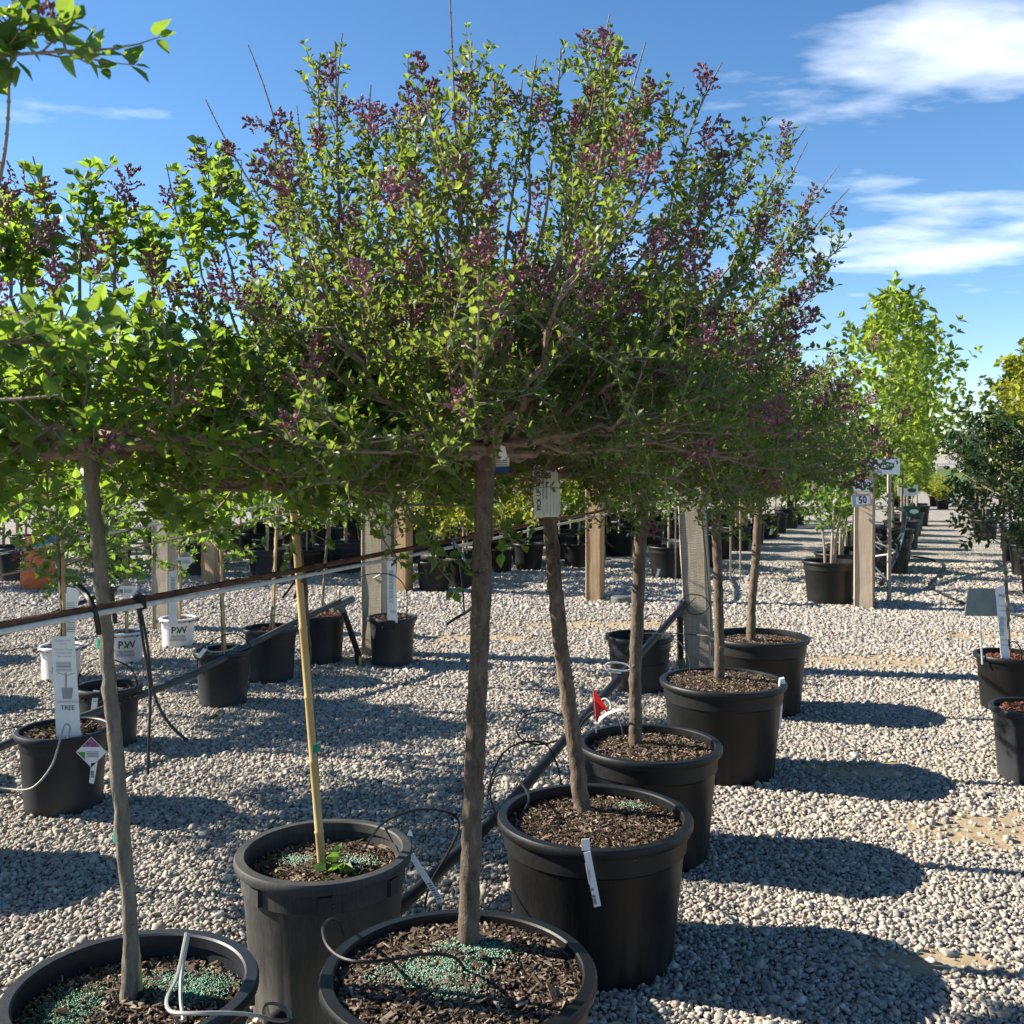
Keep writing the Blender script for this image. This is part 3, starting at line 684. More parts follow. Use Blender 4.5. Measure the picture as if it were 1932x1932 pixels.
B, pb = potted_lilac('lilac tree with leaning trunk, pick up ticket at its crown, white tag on its pot', .265, 3.28, .310, .45, 'big', 'pot', .405,
    [(1101, 1540), (1086, 1420), (1062, 1250), (1048, 1110), (1038, 980), (1032, 880)], 3.40, [.058, .052, .050, .050, .046, .046], M['bark_rough'], crB, (3600, .55, 'B', 'mulch'), 0, 1, 2, .012, 0)
granules(B, [(.13, .16, .03, .015, 200)], 6, .424)

crC = lilac_crown(21, .70, .58, .0255, 34, 9, 5, .8, .05, .0215, lowlimbs=6, shoots= [((.1, -.1, .45), (.3, -.1, .85), .3, [(.6, .08)]), ((-.2, 0, .4), (-.3, .1, .82), .3, [(.7, .08)]), ((.3, .2, .3), (.62, .25, .66), .2, [(.7, .08), (.5, .07)]), ((.4, -.2, .2), (.75, -.25, .5), .2, [(.7, .07)])])
C, pc = potted_lilac('lilac tree in the black pot that holds the small red flag', .55, 4.10, .287, .45, 'big', 'pot', .405,
    [(1198, 1412), (1199, 1300), (1203, 1150), (1210, 1000), (1216, 900)], 4.17, [.055, .050, .052, .052, .050], M['bark'], crC, (2600, .6, 'C', 'mulch'), .4, 1.0, 3)
D, pd = potted_lilac('lilac tree in deep black pot between the red-flag pot and the grey timber post', 1.06, 5.15, .312, .47, 'big', 'pot', .445,
    [(1357, 1285), (1357, 1200), (1355, 1100), (1352, 1000), (1348, 900)], 5.2, [.056, .050, .048, .048, .046], M['bark'], crC, (2600, .6, 'D', 'mulch'), 2.3, 1.02, 4)
E, pe = potted_lilac('lilac tree in wide black pot standing against the grey timber post, last of its row', 1.54, 6.40, .31, .47, 'big', 'pot', .42,
    [(1417, 1200), (1418, 1150), (1426, 1050), (1430, 980), (1434, 862)], 6.4, [.062, .052, .052, .050, .050], M['bark_rough'], crC, (2600, .6, 'D', 'mulch'), 4.4, .84, 5)

# ---- second row, broader leaves
TL1 = P(165, 838, 2.32)
def shl(px, py, bx, by, Y, bare, fl, T=TL1): return (tuple(P(bx, by, Y) - T), tuple(P(px, py, Y) - T), bare, fl)
shL1 = [shl(62, 295, 110, 560, 2.2, .3, [(.72, .10), (.5, .08)]), shl(175, 330, 150, 520, 2.3, .0, []), shl(8, 395, 60, 560, 2.25, .0, []), shl(222, 350, 215, 560, 2.4, .3, [(.75, .11), (.55, .09)]),
  shl(238, 352, 290, 560, 2.45, .5, []), shl(5, 440, 20, 560, 2.1, .1, [(.9, .13), (.6, .12)]), shl(60, 460, 50, 600, 2.3, .1, [(.9, .12)])]
crL1 = lilac_crown(33, .58, .14, .036, 26, 7, 4, .40, .06, .032, shL1, .10, True, 8, .10)
L1, pl1 = potted_lilac('lilac tree with smooth grey trunk, green tape bands and grey tube bent in its pot', -.846, 2.28, .273, .42, 'big', 'pot_blue', .352,
    [(236, 1905), (247, 1780), (228, 1520), (208, 1300), (192, 1100), (177, 950), (165, 838)], 2.32, [.040, .033, .033, .032, .032, .032, .036], M['bark_grey'], crL1, (2600, .78, 'L1', 'mulch'), 0, 1, 6, .01, 5)
o1 = L1.location
add_bamboo(L1, P(263, 1890, 2.345) - o1, P(178, 905, 2.37) - o1, .011)
for (a, b) in ((171, 918), (197, 1213), (229, 1577)): band(L1, P(a, b, 2.325) - o1, .0178 if b < 1000 else .0176, .022)
granules(L1, [(.08, .10, .05, .026, 2600), (.13, .05, .03, .02, 800), (-.13, .0, .04, .05, 1500), (.05, -.13, .06, .03, 600), (-.12, -.12, .03, .04, 600)], 8, .371)

TL2 = P(548, 905, 3.02)
def shl2(px, py, bx, by, Y, bare, fl): return shl(px, py, bx, by, Y, bare, fl, TL2)
shL2 = [shl2(313, 308, 370, 560, 3.0, .4, [(.6, .08)]), shl2(386, 262, 400, 480, 3.05, .1, [(.9, .06), (.7, .09)]), shl2(425, 290, 430, 480, 3.0, .1, [(.9, .09), (.6, .08)]), shl2(280, 400, 330, 560, 2.9, .1, []), shl2(350, 350, 380, 520, 3.1, .0, [(.8, .10)]),
  shl2(455, 300, 480, 520, 3.1, .2, [(.7, .09)])]
crL2 = lilac_crown(45, .62, .44, .038, 28, 7, 4, .45, .08, .032, shL2, .12, True, 8, .09)
L2, pl2 = potted_lilac('lilac tree tied to a tall bamboo stake in a dusty grey pot with seedlings', -.55, 3.0, .255, .445, 'big', 'pot_dusty', .375,
    [(612, 1655), (600, 1500), (586, 1300), (572, 1100), (556, 980), (548, 905)], 3.03, [.016, .015, .015, .017, .020, .026], M['bark_rough'], crL2, (2200, .72, 'L2', 'mulch'), 0, 1, 7, .01, 7)
o2 = L2.location
add_bamboo(L2, P(609, 1655, 2.985) - o2, P(552, 935, 3.0) - o2, .0125, gap=.22)
band(L2, P(594.5, 1411, 2.99) - o2, .0142, .02)
granules(L2, [(-.09, .05, .03, .02, 800), (.09, .04, .03, .02, 800)], 9, .394)
def seedlings(parent, spots, seed):
    pl = Plant(seed)
    for (x, y, z, h) in spots:
        p = np.array([x, y, z]); e = p + np.array([pl.R.normal(0, .02), pl.R.normal(0, .02), h]); pts = curve3(p, (p + e) / 2 + pl.R.normal(0, .01, 3), e, 4); pl.wood.tube(pts, .0015, 4)
        for k in range(4): pl.lp.append(e - np.array([0, 0, .01 * k])); pl.ld.append(np.append(pl.R.normal(0, 1, 2), .15)); pl.ls.append(pl.R.uniform(.03, .055))
    s = pl.wood.build('seedling_stems', M['ink_leaf'], parent, True, tint=False); inst(pl.leaf_mesh(M['leaf_green'], LEAF_R), 'seedling_leaves', s, kind='stuff')
seedlings(L2, [(.015, -.02, .38, .10), (.03, -.03, .38, .05), (.05, -.05, .38, .04), (.02, -.045, .38, .03), (.07, -.08, .38, .015)], 3)

# ---- tree just outside the left edge whose branches reach into view
T0 = P(-800, 800, 1.5)
def s0(px, py, bx, by, Y, Yb, bare, fl): return (tuple(P(bx, by, Yb) - T0), tuple(P(px, py, Y) - T0), bare, fl)
crT = lilac_crown(51, .34, .34, .034, 12, 6, 4, .3, .12, .034, [s0(225, 92, -260, 130, 1.25, 1.35, .0, []), s0(20, 40, -200, 160, 1.3, 1.35, .0, [(.95, .06)]), s0(16, 122, -30, 420, 1.3, 1.4, .9, [(.25, .05)]), s0(150, 652, -160, 640, 1.3, 1.35, .0, []), s0(110, 745, -180, 725, 1.35, 1.4, 1.0, [])], .1, True, 3)
root = empty('potted_lilac_tree', (T0.x, T0.y, 0), 'lilac tree at the picture edge whose leafy branch hangs against open sky', 'tree')
add_pot(root, .27, .42, 'big', 'pot_blue', .36, (2600, .78, 'L1', 'mulch'), .01, 8, 0)
pts = [Vector((0.02, 0, .33)), Vector((.01, .01, .8)), Vector((0, 0, 1.3)), Vector((0, 0, T0.z))]
add_trunk(root, pts, [.034, .031, .030, .034], M['bark_grey'], 12); add_crown(root, crT, pts[-1])
LT0 = root

# ------------------------------------------------------------------ smaller nursery stock
def sapling_crown(seed, zr, R, n_br, leaf, lmat, lspace=.05, flow=0.0, tm=LEAF, hang=.1, shape='oval', fm='flower', sub=2):
    """branches from a central leader between heights zr[0]..zr[1]"""
    pl = Plant(seed); rg = pl.R; V = np.array; z0, z1 = zr
    lead = V([[0, 0, z0 - .05], [rg.normal(0, .02), rg.normal(0, .02), (z0 + z1) / 2], [rg.normal(0, .03), rg.normal(0, .03), z1]])
    lead = smooth_path(lead, 8); pl.wood.tube(lead, np.linspace(.010, .003, 8), 6); pl.leaves_on(lead, lspace, leaf, .4, 1, hang)
    for k in range(n_br):
        t = (k + rg.uniform()) / n_br; z = z0 + (z1 - z0) * t * .92; az = k * 2.4 + rg.uniform(-.4, .4)
        w = {'oval': math.sin(math.pi * min(1, .18 + t * .8)) ** .7, 'col': .75 + .25 * math.sin(3.1 * t) - .5 * t ** 3, 'vase': .45 + .55 * t, 'round': math.sin(math.pi * (.1 + .85 * t)) ** .5}[shape]
        L = R * w * rg.uniform(.7, 1.1); d = nrm(V([math.cos(az), math.sin(az), rg.uniform(.2, .9)])); i = min(6, int(t * .92 * 7)); p = lead[i] + (lead[i + 1] - lead[i]) * (t * .92 * 7 - i)
        e = p + d * L; c = p + d * L * .5 + V([0, 0, -.06 * L]); pts = curve3(p, c, e, 5); pl.wood.tube(pts, np.linspace(.0045, .0015, 5), 4)
        pl.leaves_on(pts, lspace, leaf, .2, 1, hang)
        for j in range(sub):
            u = rg.uniform(.3, .95); ii = min(3, int(u * 4)); q = pts[ii] + (pts[ii + 1] - pts[ii]) * (u * 4 - ii); dd = nrm(d * .6 + rg.normal(0, .55, 3)); l2 = L * rg.uniform(.3, .5); tp = curve3(q, q + dd * l2 * .5, q + dd * l2, 4)
            pl.wood.tube(tp, np.linspace(.002, .001, 4), 3, False); pl.leaves_on(tp, lspace, leaf, .15, 1, hang)
        if rg.uniform() < flow: pl.panicle(e, d + V([0, 0, .3]), .08)
    return dict(wood=pl.wood.mesh('branches', M['twig'], True, False), leaf=pl.leaf_mesh(M[lmat], tm), flower=pl.flower_mesh(M[fm], 60, .016) if pl.fp else None)
def clump_crown(seed, stems, H, R, leaf, lmat):
    pl = Plant(seed); rg = pl.R; V = np.array
    for k in range(stems):
        az = k * 2.4; b = V([.05 * math.cos(az), .05 * math.sin(az), -.02]); e = V([R * .6 * math.cos(az), R * .6 * math.sin(az), H * rg.uniform(.8, 1)]); c = V([.07 * math.cos(az), .07 * math.sin(az), H * .5]); pts = curve3(b, c, e, 8)
        pl.wood.tube(pts, np.linspace(.016, .004, 8), 7)
        for j in range(11):
            u = .42 + .57 * (j + rg.uniform()) / 11; i = min(6, int(u * 7)); q = pts[i] + (pts[i + 1] - pts[i]) * (u * 7 - i); dd = nrm(V([math.cos(az) * .5, math.sin(az) * .5, .4]) + rg.normal(0, .6, 3)); l2 = R * rg.uniform(.4, .8); tp = curve3(q, q + dd * l2 * .5, q + dd * l2, 5)
            pl.wood.tube(tp, np.linspace(.003, .001, 5), 3, False); pl.leaves_on(tp, .045, leaf, .15, 1, .1)
    return dict(wood=pl.wood.mesh('stems', M['bark_pale'], True, False), leaf=pl.leaf_mesh(M[lmat], LEAF_R), flower=None)
def shrub_crown(seed, H, R, leaf, lmat, n=60):
    pl = Plant(seed); rg = pl.R; V = np.array
    for k in range(n):
        az = rg.uniform(0, 6.28); f = math.sqrt(rg.uniform(0, 1)); e = V([R * f * math.cos(az), R * f * math.sin(az), H * (1 - .35 * f * f) * rg.uniform(.65, 1.05)]); pts = curve3(V([.03 * math.cos(az), .03 * math.sin(az), 0]), V([e[0] * .7, e[1] * .7, e[2] * .45]), e, 5)
        pl.wood.tube(pts, np.linspace(.003, .001, 5), 3, False); pl.leaves_on(pts, .045, leaf, .25, 1, 0)
    return dict(wood=pl.wood.mesh('stems', M['twig'], True, False), leaf=pl.leaf_mesh(M[lmat]), flower=None)
def potted(label, X, Y, r, h, potm, soil_z, crown, trunk_top=None, cr_z=0, tw=.022, tm='bark_pale', stake=0, lean=(0, 0), seed=0, cat='tree', group=None, name='potted_sapling', mulch=None, style='small', rot=0, tapes=1):
    root = empty(name, (X, Y, 0), label, cat, group)
    add_pot(root, r, h, style, potm, soil_z, mulch, .008, seed)
    if trunk_top:
        T = Vector((lean[0], lean[1], trunk_top))
        add_trunk(root, [Vector((0, 0, soil_z - .02)), Vector((lean[0] * .45 + .004, lean[1] * .45, soil_z + (trunk_top - soil_z) * .5)), T], [tw, tw * .92, tw * .9], M[tm], seed, 8)
        if stake:
            add_bamboo(root, (.02, -.015, soil_z - .02), (lean[0] + .012, lean[1] - .016, stake), .009)
            for k in range(tapes): z = soil_z + .18 + k * .4; u = (z - soil_z) / (trunk_top - soil_z); band(root, (lean[0] * u + .008, lean[1] * u - .01, z), .018, .02)
        add_crown(root, crown, (lean[0], lean[1], cr_z), rot)
    else: add_crown(root, crown, (0, 0, soil_z), rot)
    return root
cr_lil = sapling_crown(61, (1.02, 1.75), .45, 26, .042, 'leaf_green', .045, .35, LEAF_R, .2, 'oval', 'flower', 3)
cr_grn = sapling_crown(62, (.98, 1.75), .42, 28, .050, 'leaf_green', .05, 0, LEAF, .25, 'oval', sub=3)
cr_grn2 = sapling_crown(63, (1.05, 1.95), .40, 28, .050, 'leaf_green', .05, 0, LEAF, .2, 'oval', sub=3)
cr_pink = sapling_crown(64, (.82, 1.35), .42, 22, .042, 'leaf_big', .05, .55, LEAF_R, .2, 'round', 'flower_pink', 3)
cr_hyd = sapling_crown(65, (.62, 1.15), .26, 18, .055, 'leaf_green', .05, 0, LEAF, .2, 'round', sub=2)
MU = (420, 1.0, 'S', 'mulch'); MR = (420, 1.0, 'SR', 'mulch_red')
def pg(px, py): Y = CAM_H * 1932 / (py - 858); return (px - 966) / 1932 * Y, Y
# middle rows (between the wire rows)
x, y = pg(120, 1522); G1 = potted('sapling with bamboo and bare trunk in slate pot with ORNAMENTAL TREE sleeve', x, y, .205, .36, 'pot_blue', .33, cr_lil, 1.15, 0, .024, 'bark', 1.3, (-.02, .02), 1, mulch=MU, tapes=0)
x, y = pg(205, 1405); G2 = potted('sapling on bamboo stake in slate pot behind the ORNAMENTAL TREE pot', x, y, .178, .33, 'pot_blue', .27, cr_grn, 1.05, 0, .018, 'bark_pale', 1.35, (-.04, .0), 2, mulch=MU)
x, y = pg(421, 1328); G3 = potted('sapling with forked dark trunk in slate pot crossed by the leaning grey pipe', x, y, .185, .35, 'pot_blue', .31, cr_grn, 1.08, 0, .026, 'bark', 1.0, (-.03, .02), 3, mulch=MU)
x, y = pg(511, 1284); G4 = potted('pale slim sapling in slate pot with a lifting handle, next to the forked-trunk sapling', x, y, .195, .38, 'pot_blue', .34, cr_grn2, 1.2, 0, .024, 'bark_pale', 1.5, (.04, .02), 4, mulch=MR)
x, y = pg(606, 1250); G5 = potted('slim grey sapling in slate pot beside the pipe with a yellow fitting', x, y, .195, .38, 'pot_blue', .35, cr_grn2, 1.2, 0, .022, 'bark_grey', 0, (.06, .02), 5, mulch=MR, rot=1.7)
x, y = pg(740, 1254); G6 = potted('purple-flowered lilac sapling with white sleeve in slate pot before a grey post', x, y, .19, .37, 'pot_blue', .345, cr_lil, 1.05, 0, .024, 'bark', 0, (0, .01), 6, mulch=MU, rot=2.4)
for G_ in (G4, G6, G3):                                # moulded lifting handles
    r_ = .19; hb = MB(); pts = [(-.05, -r_ - .001, .325), (-.05, -r_ - .006, .29), (.05, -r_ - .006, .29), (.05, -r_ - .001, .325)]
    hb.tube(pts, .004, 5); hb.build('handle', M['pot_blue'], G_, tint=False)
PWs = []
for i, (px, py, lab) in enumerate([(115, 1282, 'white printed pot with a sapling, partly behind the ORNAMENTAL TREE sleeve'), (237, 1250, 'white printed pot whose stake carries a diamond hydrangea tag and green tape'), (336, 1220, 'white printed pot with white sleeve in front of a grey post')]):
    x, y = pg(px, py)
    PWs.append(potted(lab, x, y, .152, .245, 'pot_white', .215, cr_hyd, .72, 0, .018, 'bark_pale', .95 if i else 0, (0, .01), 20 + i, mulch=MU, rot=i * 1.3, name='potted_hydrangea', tapes=2 if i == 1 else 0))
# lilac whose pink sprays hang in at the left
x, y = -2.42, 3.95; potted('pink-flowering lilac sapling beyond the edge with sprays hanging over the pipe', x, y, .28, .42, 'pot_blue', .38, cr_pink, .95, 0, .022, 'bark', 0, (0, 0), 30, mulch=MU)
# right hand row
cr_drk = sapling_crown(66, (1.06, 1.80), .44, 46, .055, 'leaf_dark', .036, 0, LEAF_N, .25, 'round', sub=4)
R1 = potted('dark-leaved small tree with thin trunk in black pot with tilted grey sign', 3.13, 6.44, .21, .35, 'pot', .31, cr_drk, 1.15, 0, .022, 'bark_grey', 0, (-.04, .02), 31, mulch=MR)
band(R1, (-.02, .01, .86), .016, .02)
R2 = potted('red-mulched black pot with leafy sapling beside the grey sign pot', 2.57, 5.05, .20, .36, 'pot_blue', .33, cr_drk, 1.1, 0, .02, 'bark_grey', 0, (.30, -.1), 32, mulch=MR, rot=2)
# empty spare pot
Fp = empty('nursery_pot', (*pg(1206, 1300), 0), 'empty black nursery pot under the slanting pipe', 'pot'); Fp.location.x = .87
b_, t_ = pot_meshes(.232, .37, 'small'); p_ = b_.build('pot', M['pot_blue'], Fp, True, tint=False); t_.build('rim', M['pot_blue'], p_, True, tint=False)
inst(soil_mesh(.205, .0, 3), 'soil', Fp, (0, 0, .2))

# ------------------------------------------------------------------ far rows beyond the cross aisle
index_kids()
FAR = {}
def proto(key, **k):
    FAR[key] = potted(**k); return FAR[key]
cr_mpl = sapling_crown(71, (.62, 1.55), .42, 34, .062, 'leaf_yellow', .05, 0, LEAF_R, .1, 'oval', sub=3)
cr_mpl2 = sapling_crown(72, (.70, 1.75), .40, 34, .062, 'leaf_yellow', .05, 0, LEAF_R, .1, 'vase', sub=3)
cr_f1 = sapling_crown(73, (.78, 1.95), .48, 44, .065, 'leaf_green', .052, 0, LEAF, .2, 'oval', sub=3)
cr_f2 = sapling_crown(74, (.68, 1.8), .50, 44, .065, 'leaf_big', .052, 0, LEAF_R, .25, 'round', sub=3)
cr_clp = clump_crown(75, 6, 1.15, .42, .062, 'leaf_green')
cr_col = sapling_crown(76, (.9, 3.5), .46, 70, .10, 'leaf_oak', .085, 0, LEAF_R, .2, 'col', sub=3)
cr_oak = sapling_crown(77, (1.2, 4.0), .95, 44, .13, 'leaf_oak', .12, 0, LEAF, .15, 'oval', sub=3)
cr_brt = sapling_crown(78, (1.0, 3.1), .62, 80, .085, 'leaf_yellow', .07, 0, LEAF_R, .15, 'oval', sub=4)
cr_shr = shrub_crown(79, .62, .48, .075, 'leaf_yellow', 70)
D43 = .43
def row(key, x0, y0, n, gap, label, group, kw, jit=.05, d=D43, rot0=0):
    R_ = random.Random(int(x0 * 100 + y0))
    for i in range(n):
        yy = y0 + i * gap + R_.uniform(-jit, jit); xx = x0 + (yy - y0) * d + R_.uniform(-jit, jit)
        if key not in FAR:
            potted(label=label, X=xx, Y=yy, group=group, seed=len(FAR) + 40, **kw)
            FAR[key] = bpy.data.objects[[o.name for o in bpy.data.objects if o.parent is None and o.get('group') == group][0]]; index_kids()
        else:
            c = dup(FAR[key], (xx, yy, 0), R_.uniform(0, 6.28), R_.uniform(.9, 1.1), label); c['group'] = group
KS = dict(r=.21, h=.36, potm='pot', soil_z=.32)
row('maple', -.95, 12.0, 6, .95, 'yellow-green maple sapling in black pot in the row beyond the cross aisle', 'yellow maples beyond the aisle', dict(crown=cr_mpl, trunk_top=.75, cr_z=0, tw=.024, **KS))
row('maple2', -.55, 12.35, 5, 1.9, 'taller yellow-green maple sapling with vase-shaped crown in black pot', 'vase-shaped maples beyond the aisle', dict(crown=cr_mpl2, trunk_top=.8, cr_z=0, tw=.026, **KS))
lab_g = 'green sapling on pale trunk in black pot among the crowded far rows'; grp_g = 'green saplings in the crowded far rows'
for k, (x0, y0, n) in enumerate([(-3.15, 13.0, 9), (-4.15, 13.6, 9), (-2.2, 13.9, 9), (-5.2, 13.3, 9), (-6.3, 13.0, 9), (-7.4, 12.4, 9), (-8.5, 12.6, 9), (-9.6, 13.2, 9)]):
    row('far1', x0, y0, n, 1.35, lab_g, grp_g, dict(crown=cr_f1, trunk_top=1.15, cr_z=0, tw=.028, stake=1.5, r=.24, h=.40, potm='pot_blue', soil_z=.35))
lab_h = 'round-crowned green sapling in broad black pot in the far rows'; grp_h = 'round-crowned far saplings'
for k, (x0, y0, n) in enumerate([(-2.7, 13.5, 8), (-4.7, 14.2, 8), (-6.9, 13.8, 8), (-1.0, 15.6, 7), (.2, 15.2, 7), (1.0, 14.6, 7), (-9, 14.2, 6)]):
    row('far2', x0, y0, n, 1.7, lab_h, grp_h, dict(crown=cr_f2, trunk_top=1.05, cr_z=0, tw=.026, r=.25, h=.36, potm='pot', soil_z=.32))
row('tagged', 2.08, 13.3, 9, 1.28, 'sapling with white-tagged trunk in black pot beside the gravel path', 'tagged saplings along the path', dict(crown=cr_f1, trunk_top=1.15, cr_z=0, tw=.03, r=.27, h=.42, potm='pot', soil_z=.37))
row('clump', 3.40, 11.0, 6, 1.15, 'multi-stemmed green shrub tree in wide black pot in the numbered row', 'multi-stemmed trees in the numbered row', dict(crown=cr_clp, r=.29, h=.46, potm='pot', soil_z=.41))
row('column', 7.2, 18.7, 5, 1.5, 'tall slender tree in black pot at the end of the numbered row', 'tall slender trees beyond the numbered row', dict(crown=cr_col, trunk_top=1.0, cr_z=0, tw=.045, r=.27, h=.42, potm='pot', soil_z=.37, tm='bark_pale'))
row('oak', 5.05, 13.8, 3, 1.8, 'tall large-leaved tree standing above the numbered row', 'tall large-leaved trees', dict(crown=cr_oak, trunk_top=1.4, cr_z=0, tw=.05, r=.29, h=.45, potm='pot', soil_z=.4, tm='bark_grey'))
row('bright', 6.05, 11.6, 3, 1.9, 'bright yellow-green tree rising behind the dark-leaved tree', 'bright trees at the path edge', dict(crown=cr_brt, trunk_top=1.1, cr_z=0, tw=.045, r=.29, h=.45, potm='pot', soil_z=.4, tm='bark_grey'))
row('dark', 9.0, 19.5, 5, 1.5, 'dark-leaved sapling in the row behind the sign pot', 'dark-leaved saplings along the path', dict(crown=cr_drk, trunk_top=1.15, cr_z=0, tw=.024, r=.22, h=.36, potm='pot', soil_z=.32, tm='bark_grey'))
for j in range(2):
    row('shrub', 7.0 + j * .7, 30 + j * 1.6, 1, 1, 'yellow-green shrub in black pot in the far shrub block', 'shrub block at the end of the path', dict(crown=cr_shr, r=.2, h=.28, potm='pot', soil_z=.25, cat='shrub', name='potted_shrub'))
for j in range(2):
    for i in range(16):
        c = dup(FAR['shrub'], (8.2 + i * 1.12 + j * .5, 30.3 + j * 1.5 + random.Random(i * 7 + j).uniform(-.2, .2), 0), i * 1.7 + j, random.Random(i + 50 * j).uniform(.9, 1.15)); c['group'] = 'shrub block at the end of the path'
# lilac row further left: stands outside the view and shades the gravel
index_kids()
for k, (x, y, rz) in enumerate([(-3.3, 5.0, 2.2), (-3.9, 6.6, 3.4), (-4.6, 8.0, .4)]):
    c = dup(L1 if k % 2 else L2, (x, y, 0), rz, .95, 'lilac tree in the next row, outside the view'); c['group'] = 'lilac trees of the next row'

# ------------------------------------------------------------------ timber posts
def post(label, px, pbase, ptop, Y, w, m, lean=0.0, rot=.25, name='timber_post'):
    X = (px - 966) / 1932 * Y; h = CAM_H - (ptop - 858) / 1932 * Y
    root = empty(name, (X, Y, 0), label, 'post'); mb = MB(); n = 9; R_ = random.Random(int(px)); c = .008
    vs = []; fs = []
    base = [(-1, -1), (1, -1), (1, 1), (-1, 1)]; ring = []
    for (a, b) in base: ring += [(a * (w / 2) - (a if (a * b) > 0 else 0) * c, b * (w / 2) - (0 if (a * b) > 0 else b) * c), (a * (w / 2) - (0 if (a * b) > 0 else a) * c, b * (w / 2) - (b if (a * b) > 0 else 0) * c)]
    for i in range(n):
        z = -.05 + (h + .05) * i / (n - 1)
        for (a, b) in ring: vs.append((a + lean * z + R_.uniform(-.0025, .0025), b + R_.uniform(-.0025, .0025), z))
    for i in range(n - 1):
        for j in range(8): fs.append((i * 8 + j, i * 8 + (j + 1) % 8, (i + 1) * 8 + (j + 1) % 8, (i + 1) * 8 + j))
    fs.append(tuple((n - 1) * 8 + j for j in range(8)))
    mb.add(vs, fs); o = mb.build('shaft', m, root, tint=False); o.rotation_euler = (0, 0, rot)
    return root
P1 = post('weathered grey timber post where the slanting pipe and rusty rod end', 1322, 1262, 905, 7.65, .185, M['wood_grey'], -.05, -.38)
wb = MB(); wb.tube([(-.03, -.135, 1.25), (.02, -.128, .8), (.05, -.120, .45), (.06, -.118, .12)], .004, 6); wb.build('wire', M['pipe'], P1, True, tint=False)
P2 = post('grey timber post with a bolt behind the white-sleeved lilac pot', 712, 1165, 900, 8.2, .19, M['wood_grey'], .0, -.38)
bt = MB(); bt.tube([(-.02, -.09, .62), (.05, -.16, .66)], .007, 6); bt.tube([(.045, -.155, .655), (.06, -.17, .668)], .014, 6); bt.build('lag_bolt', M['steel'], P2, True, tint=False)
P3 = post('grey timber post behind the white printed pots', 315, 1170, 890, 9.4, .19, M['wood_grey'], 0, -.38)
post('tan timber post behind the grey bolted post', 760, 1115, 880, 12.0, .18, M['wood_tan'], 0, -.40)
post('tan timber post standing alone in the gravel beyond the aisle', 1123, 1133, 900, 11.24, .17, M['wood_tan'], 0, -.40)
post('tan timber post behind the forked-trunk sapling', 401, 1100, 890, 12.8, .2, M['wood_tan'], 0, -.40)
post('tan timber post far along the tagged sapling row', 1398, 1000, 900, 17.5, .2, M['wood_tan'], 0, -.40)
NP = post('pale timber post carrying the N53 and 50 number cards', 1630, 1152, 893, 10.66, .188, M['wood_pale'], 0, -.40)
st = MB(); st.lathe([(.11, 0), (.11, .07), (.10, .08), (.0, .082)], 20); o = st.build('concrete_footing', M['fitting'], None, True, loc=(1.17, 11.0, 0), tint=False); tag(o, 'low round concrete stub beside the lone tan post', 'footing')

# ------------------------------------------------------------------ text
def text(body, size, loc, parent, m, name='lettering', rot=None, sx=1.0, bend=None, align='CENTER', bold=0.0):
    cu = bpy.data.curves.new('t', 'FONT'); cu.body = body; cu.size = size; cu.align_x = align; cu.align_y = 'CENTER'; cu.offset = bold; cu.resolution_u = 3
    o = bpy.data.objects.new('t', cu); me = bpy.data.meshes.new_from_object(o); bpy.data.objects.remove(o); bpy.data.curves.remove(cu)
    Rm = Matrix.Rotation(math.radians(90), 4, 'X') if rot is None else rot
    co = np.zeros(len(me.vertices) * 3, np.float32); me.vertices.foreach_get('co', co); co = co.reshape(-1, 3); co[:, 0] *= sx
    if bend:
        r0, r1, h, z0 = bend; z = z0 + co[:, 1]; rr_ = r0 + (r1 - r0) * z / h + .0025; a = co[:, 0] / rr_
        co = np.stack([rr_ * np.sin(a), -rr_ * np.cos(a), z], 1)
    me.vertices.foreach_set('co', co.astype(np.float32).ravel())
    if not bend: me.transform(Rm)
    me.materials.append(m); me.update()
    return inst(me, name, parent, loc)
RX = Matrix.Rotation(math.radians(90), 4, 'X')
def quad(name, label, cat, corners, Y, m, th=.003, tilt=0.0, group=None):
    """flat tag whose outline is given in view pixels at distance Y, a real thin slab"""
    pts = [P(a, b, Y) for a, b in corners]; c = sum(pts, Vector()) / len(pts); zmin = min(p.z for p in pts)
    root = empty(name, (c.x, Y, zmin), label, cat, group)
    mb = MB(); mb.prism([p - root.location + Vector((0, tilt * (p.z - zmin), 0)) for p in pts], (0, th, 0)); mb.build('card', m, root, tint=False)
    return root
def bars(root, x0, z0, w, hgt, n, y, m, vert=True, name='barcode', seed=1):
    R_ = random.Random(seed); mb = MB(); u = 0
    L = hgt if vert else w; k = L / n
    for i in range(n):
        t = k * R_.uniform(.3, .75)
        if vert: mb.box((x0, y, z0 + i * k), (w * R_.uniform(.93, 1), .0006, t))
        else: mb.box((x0 + i * k, y, z0), (t, .0006, hgt))
    return mb.build(name, m, root, tint=False)

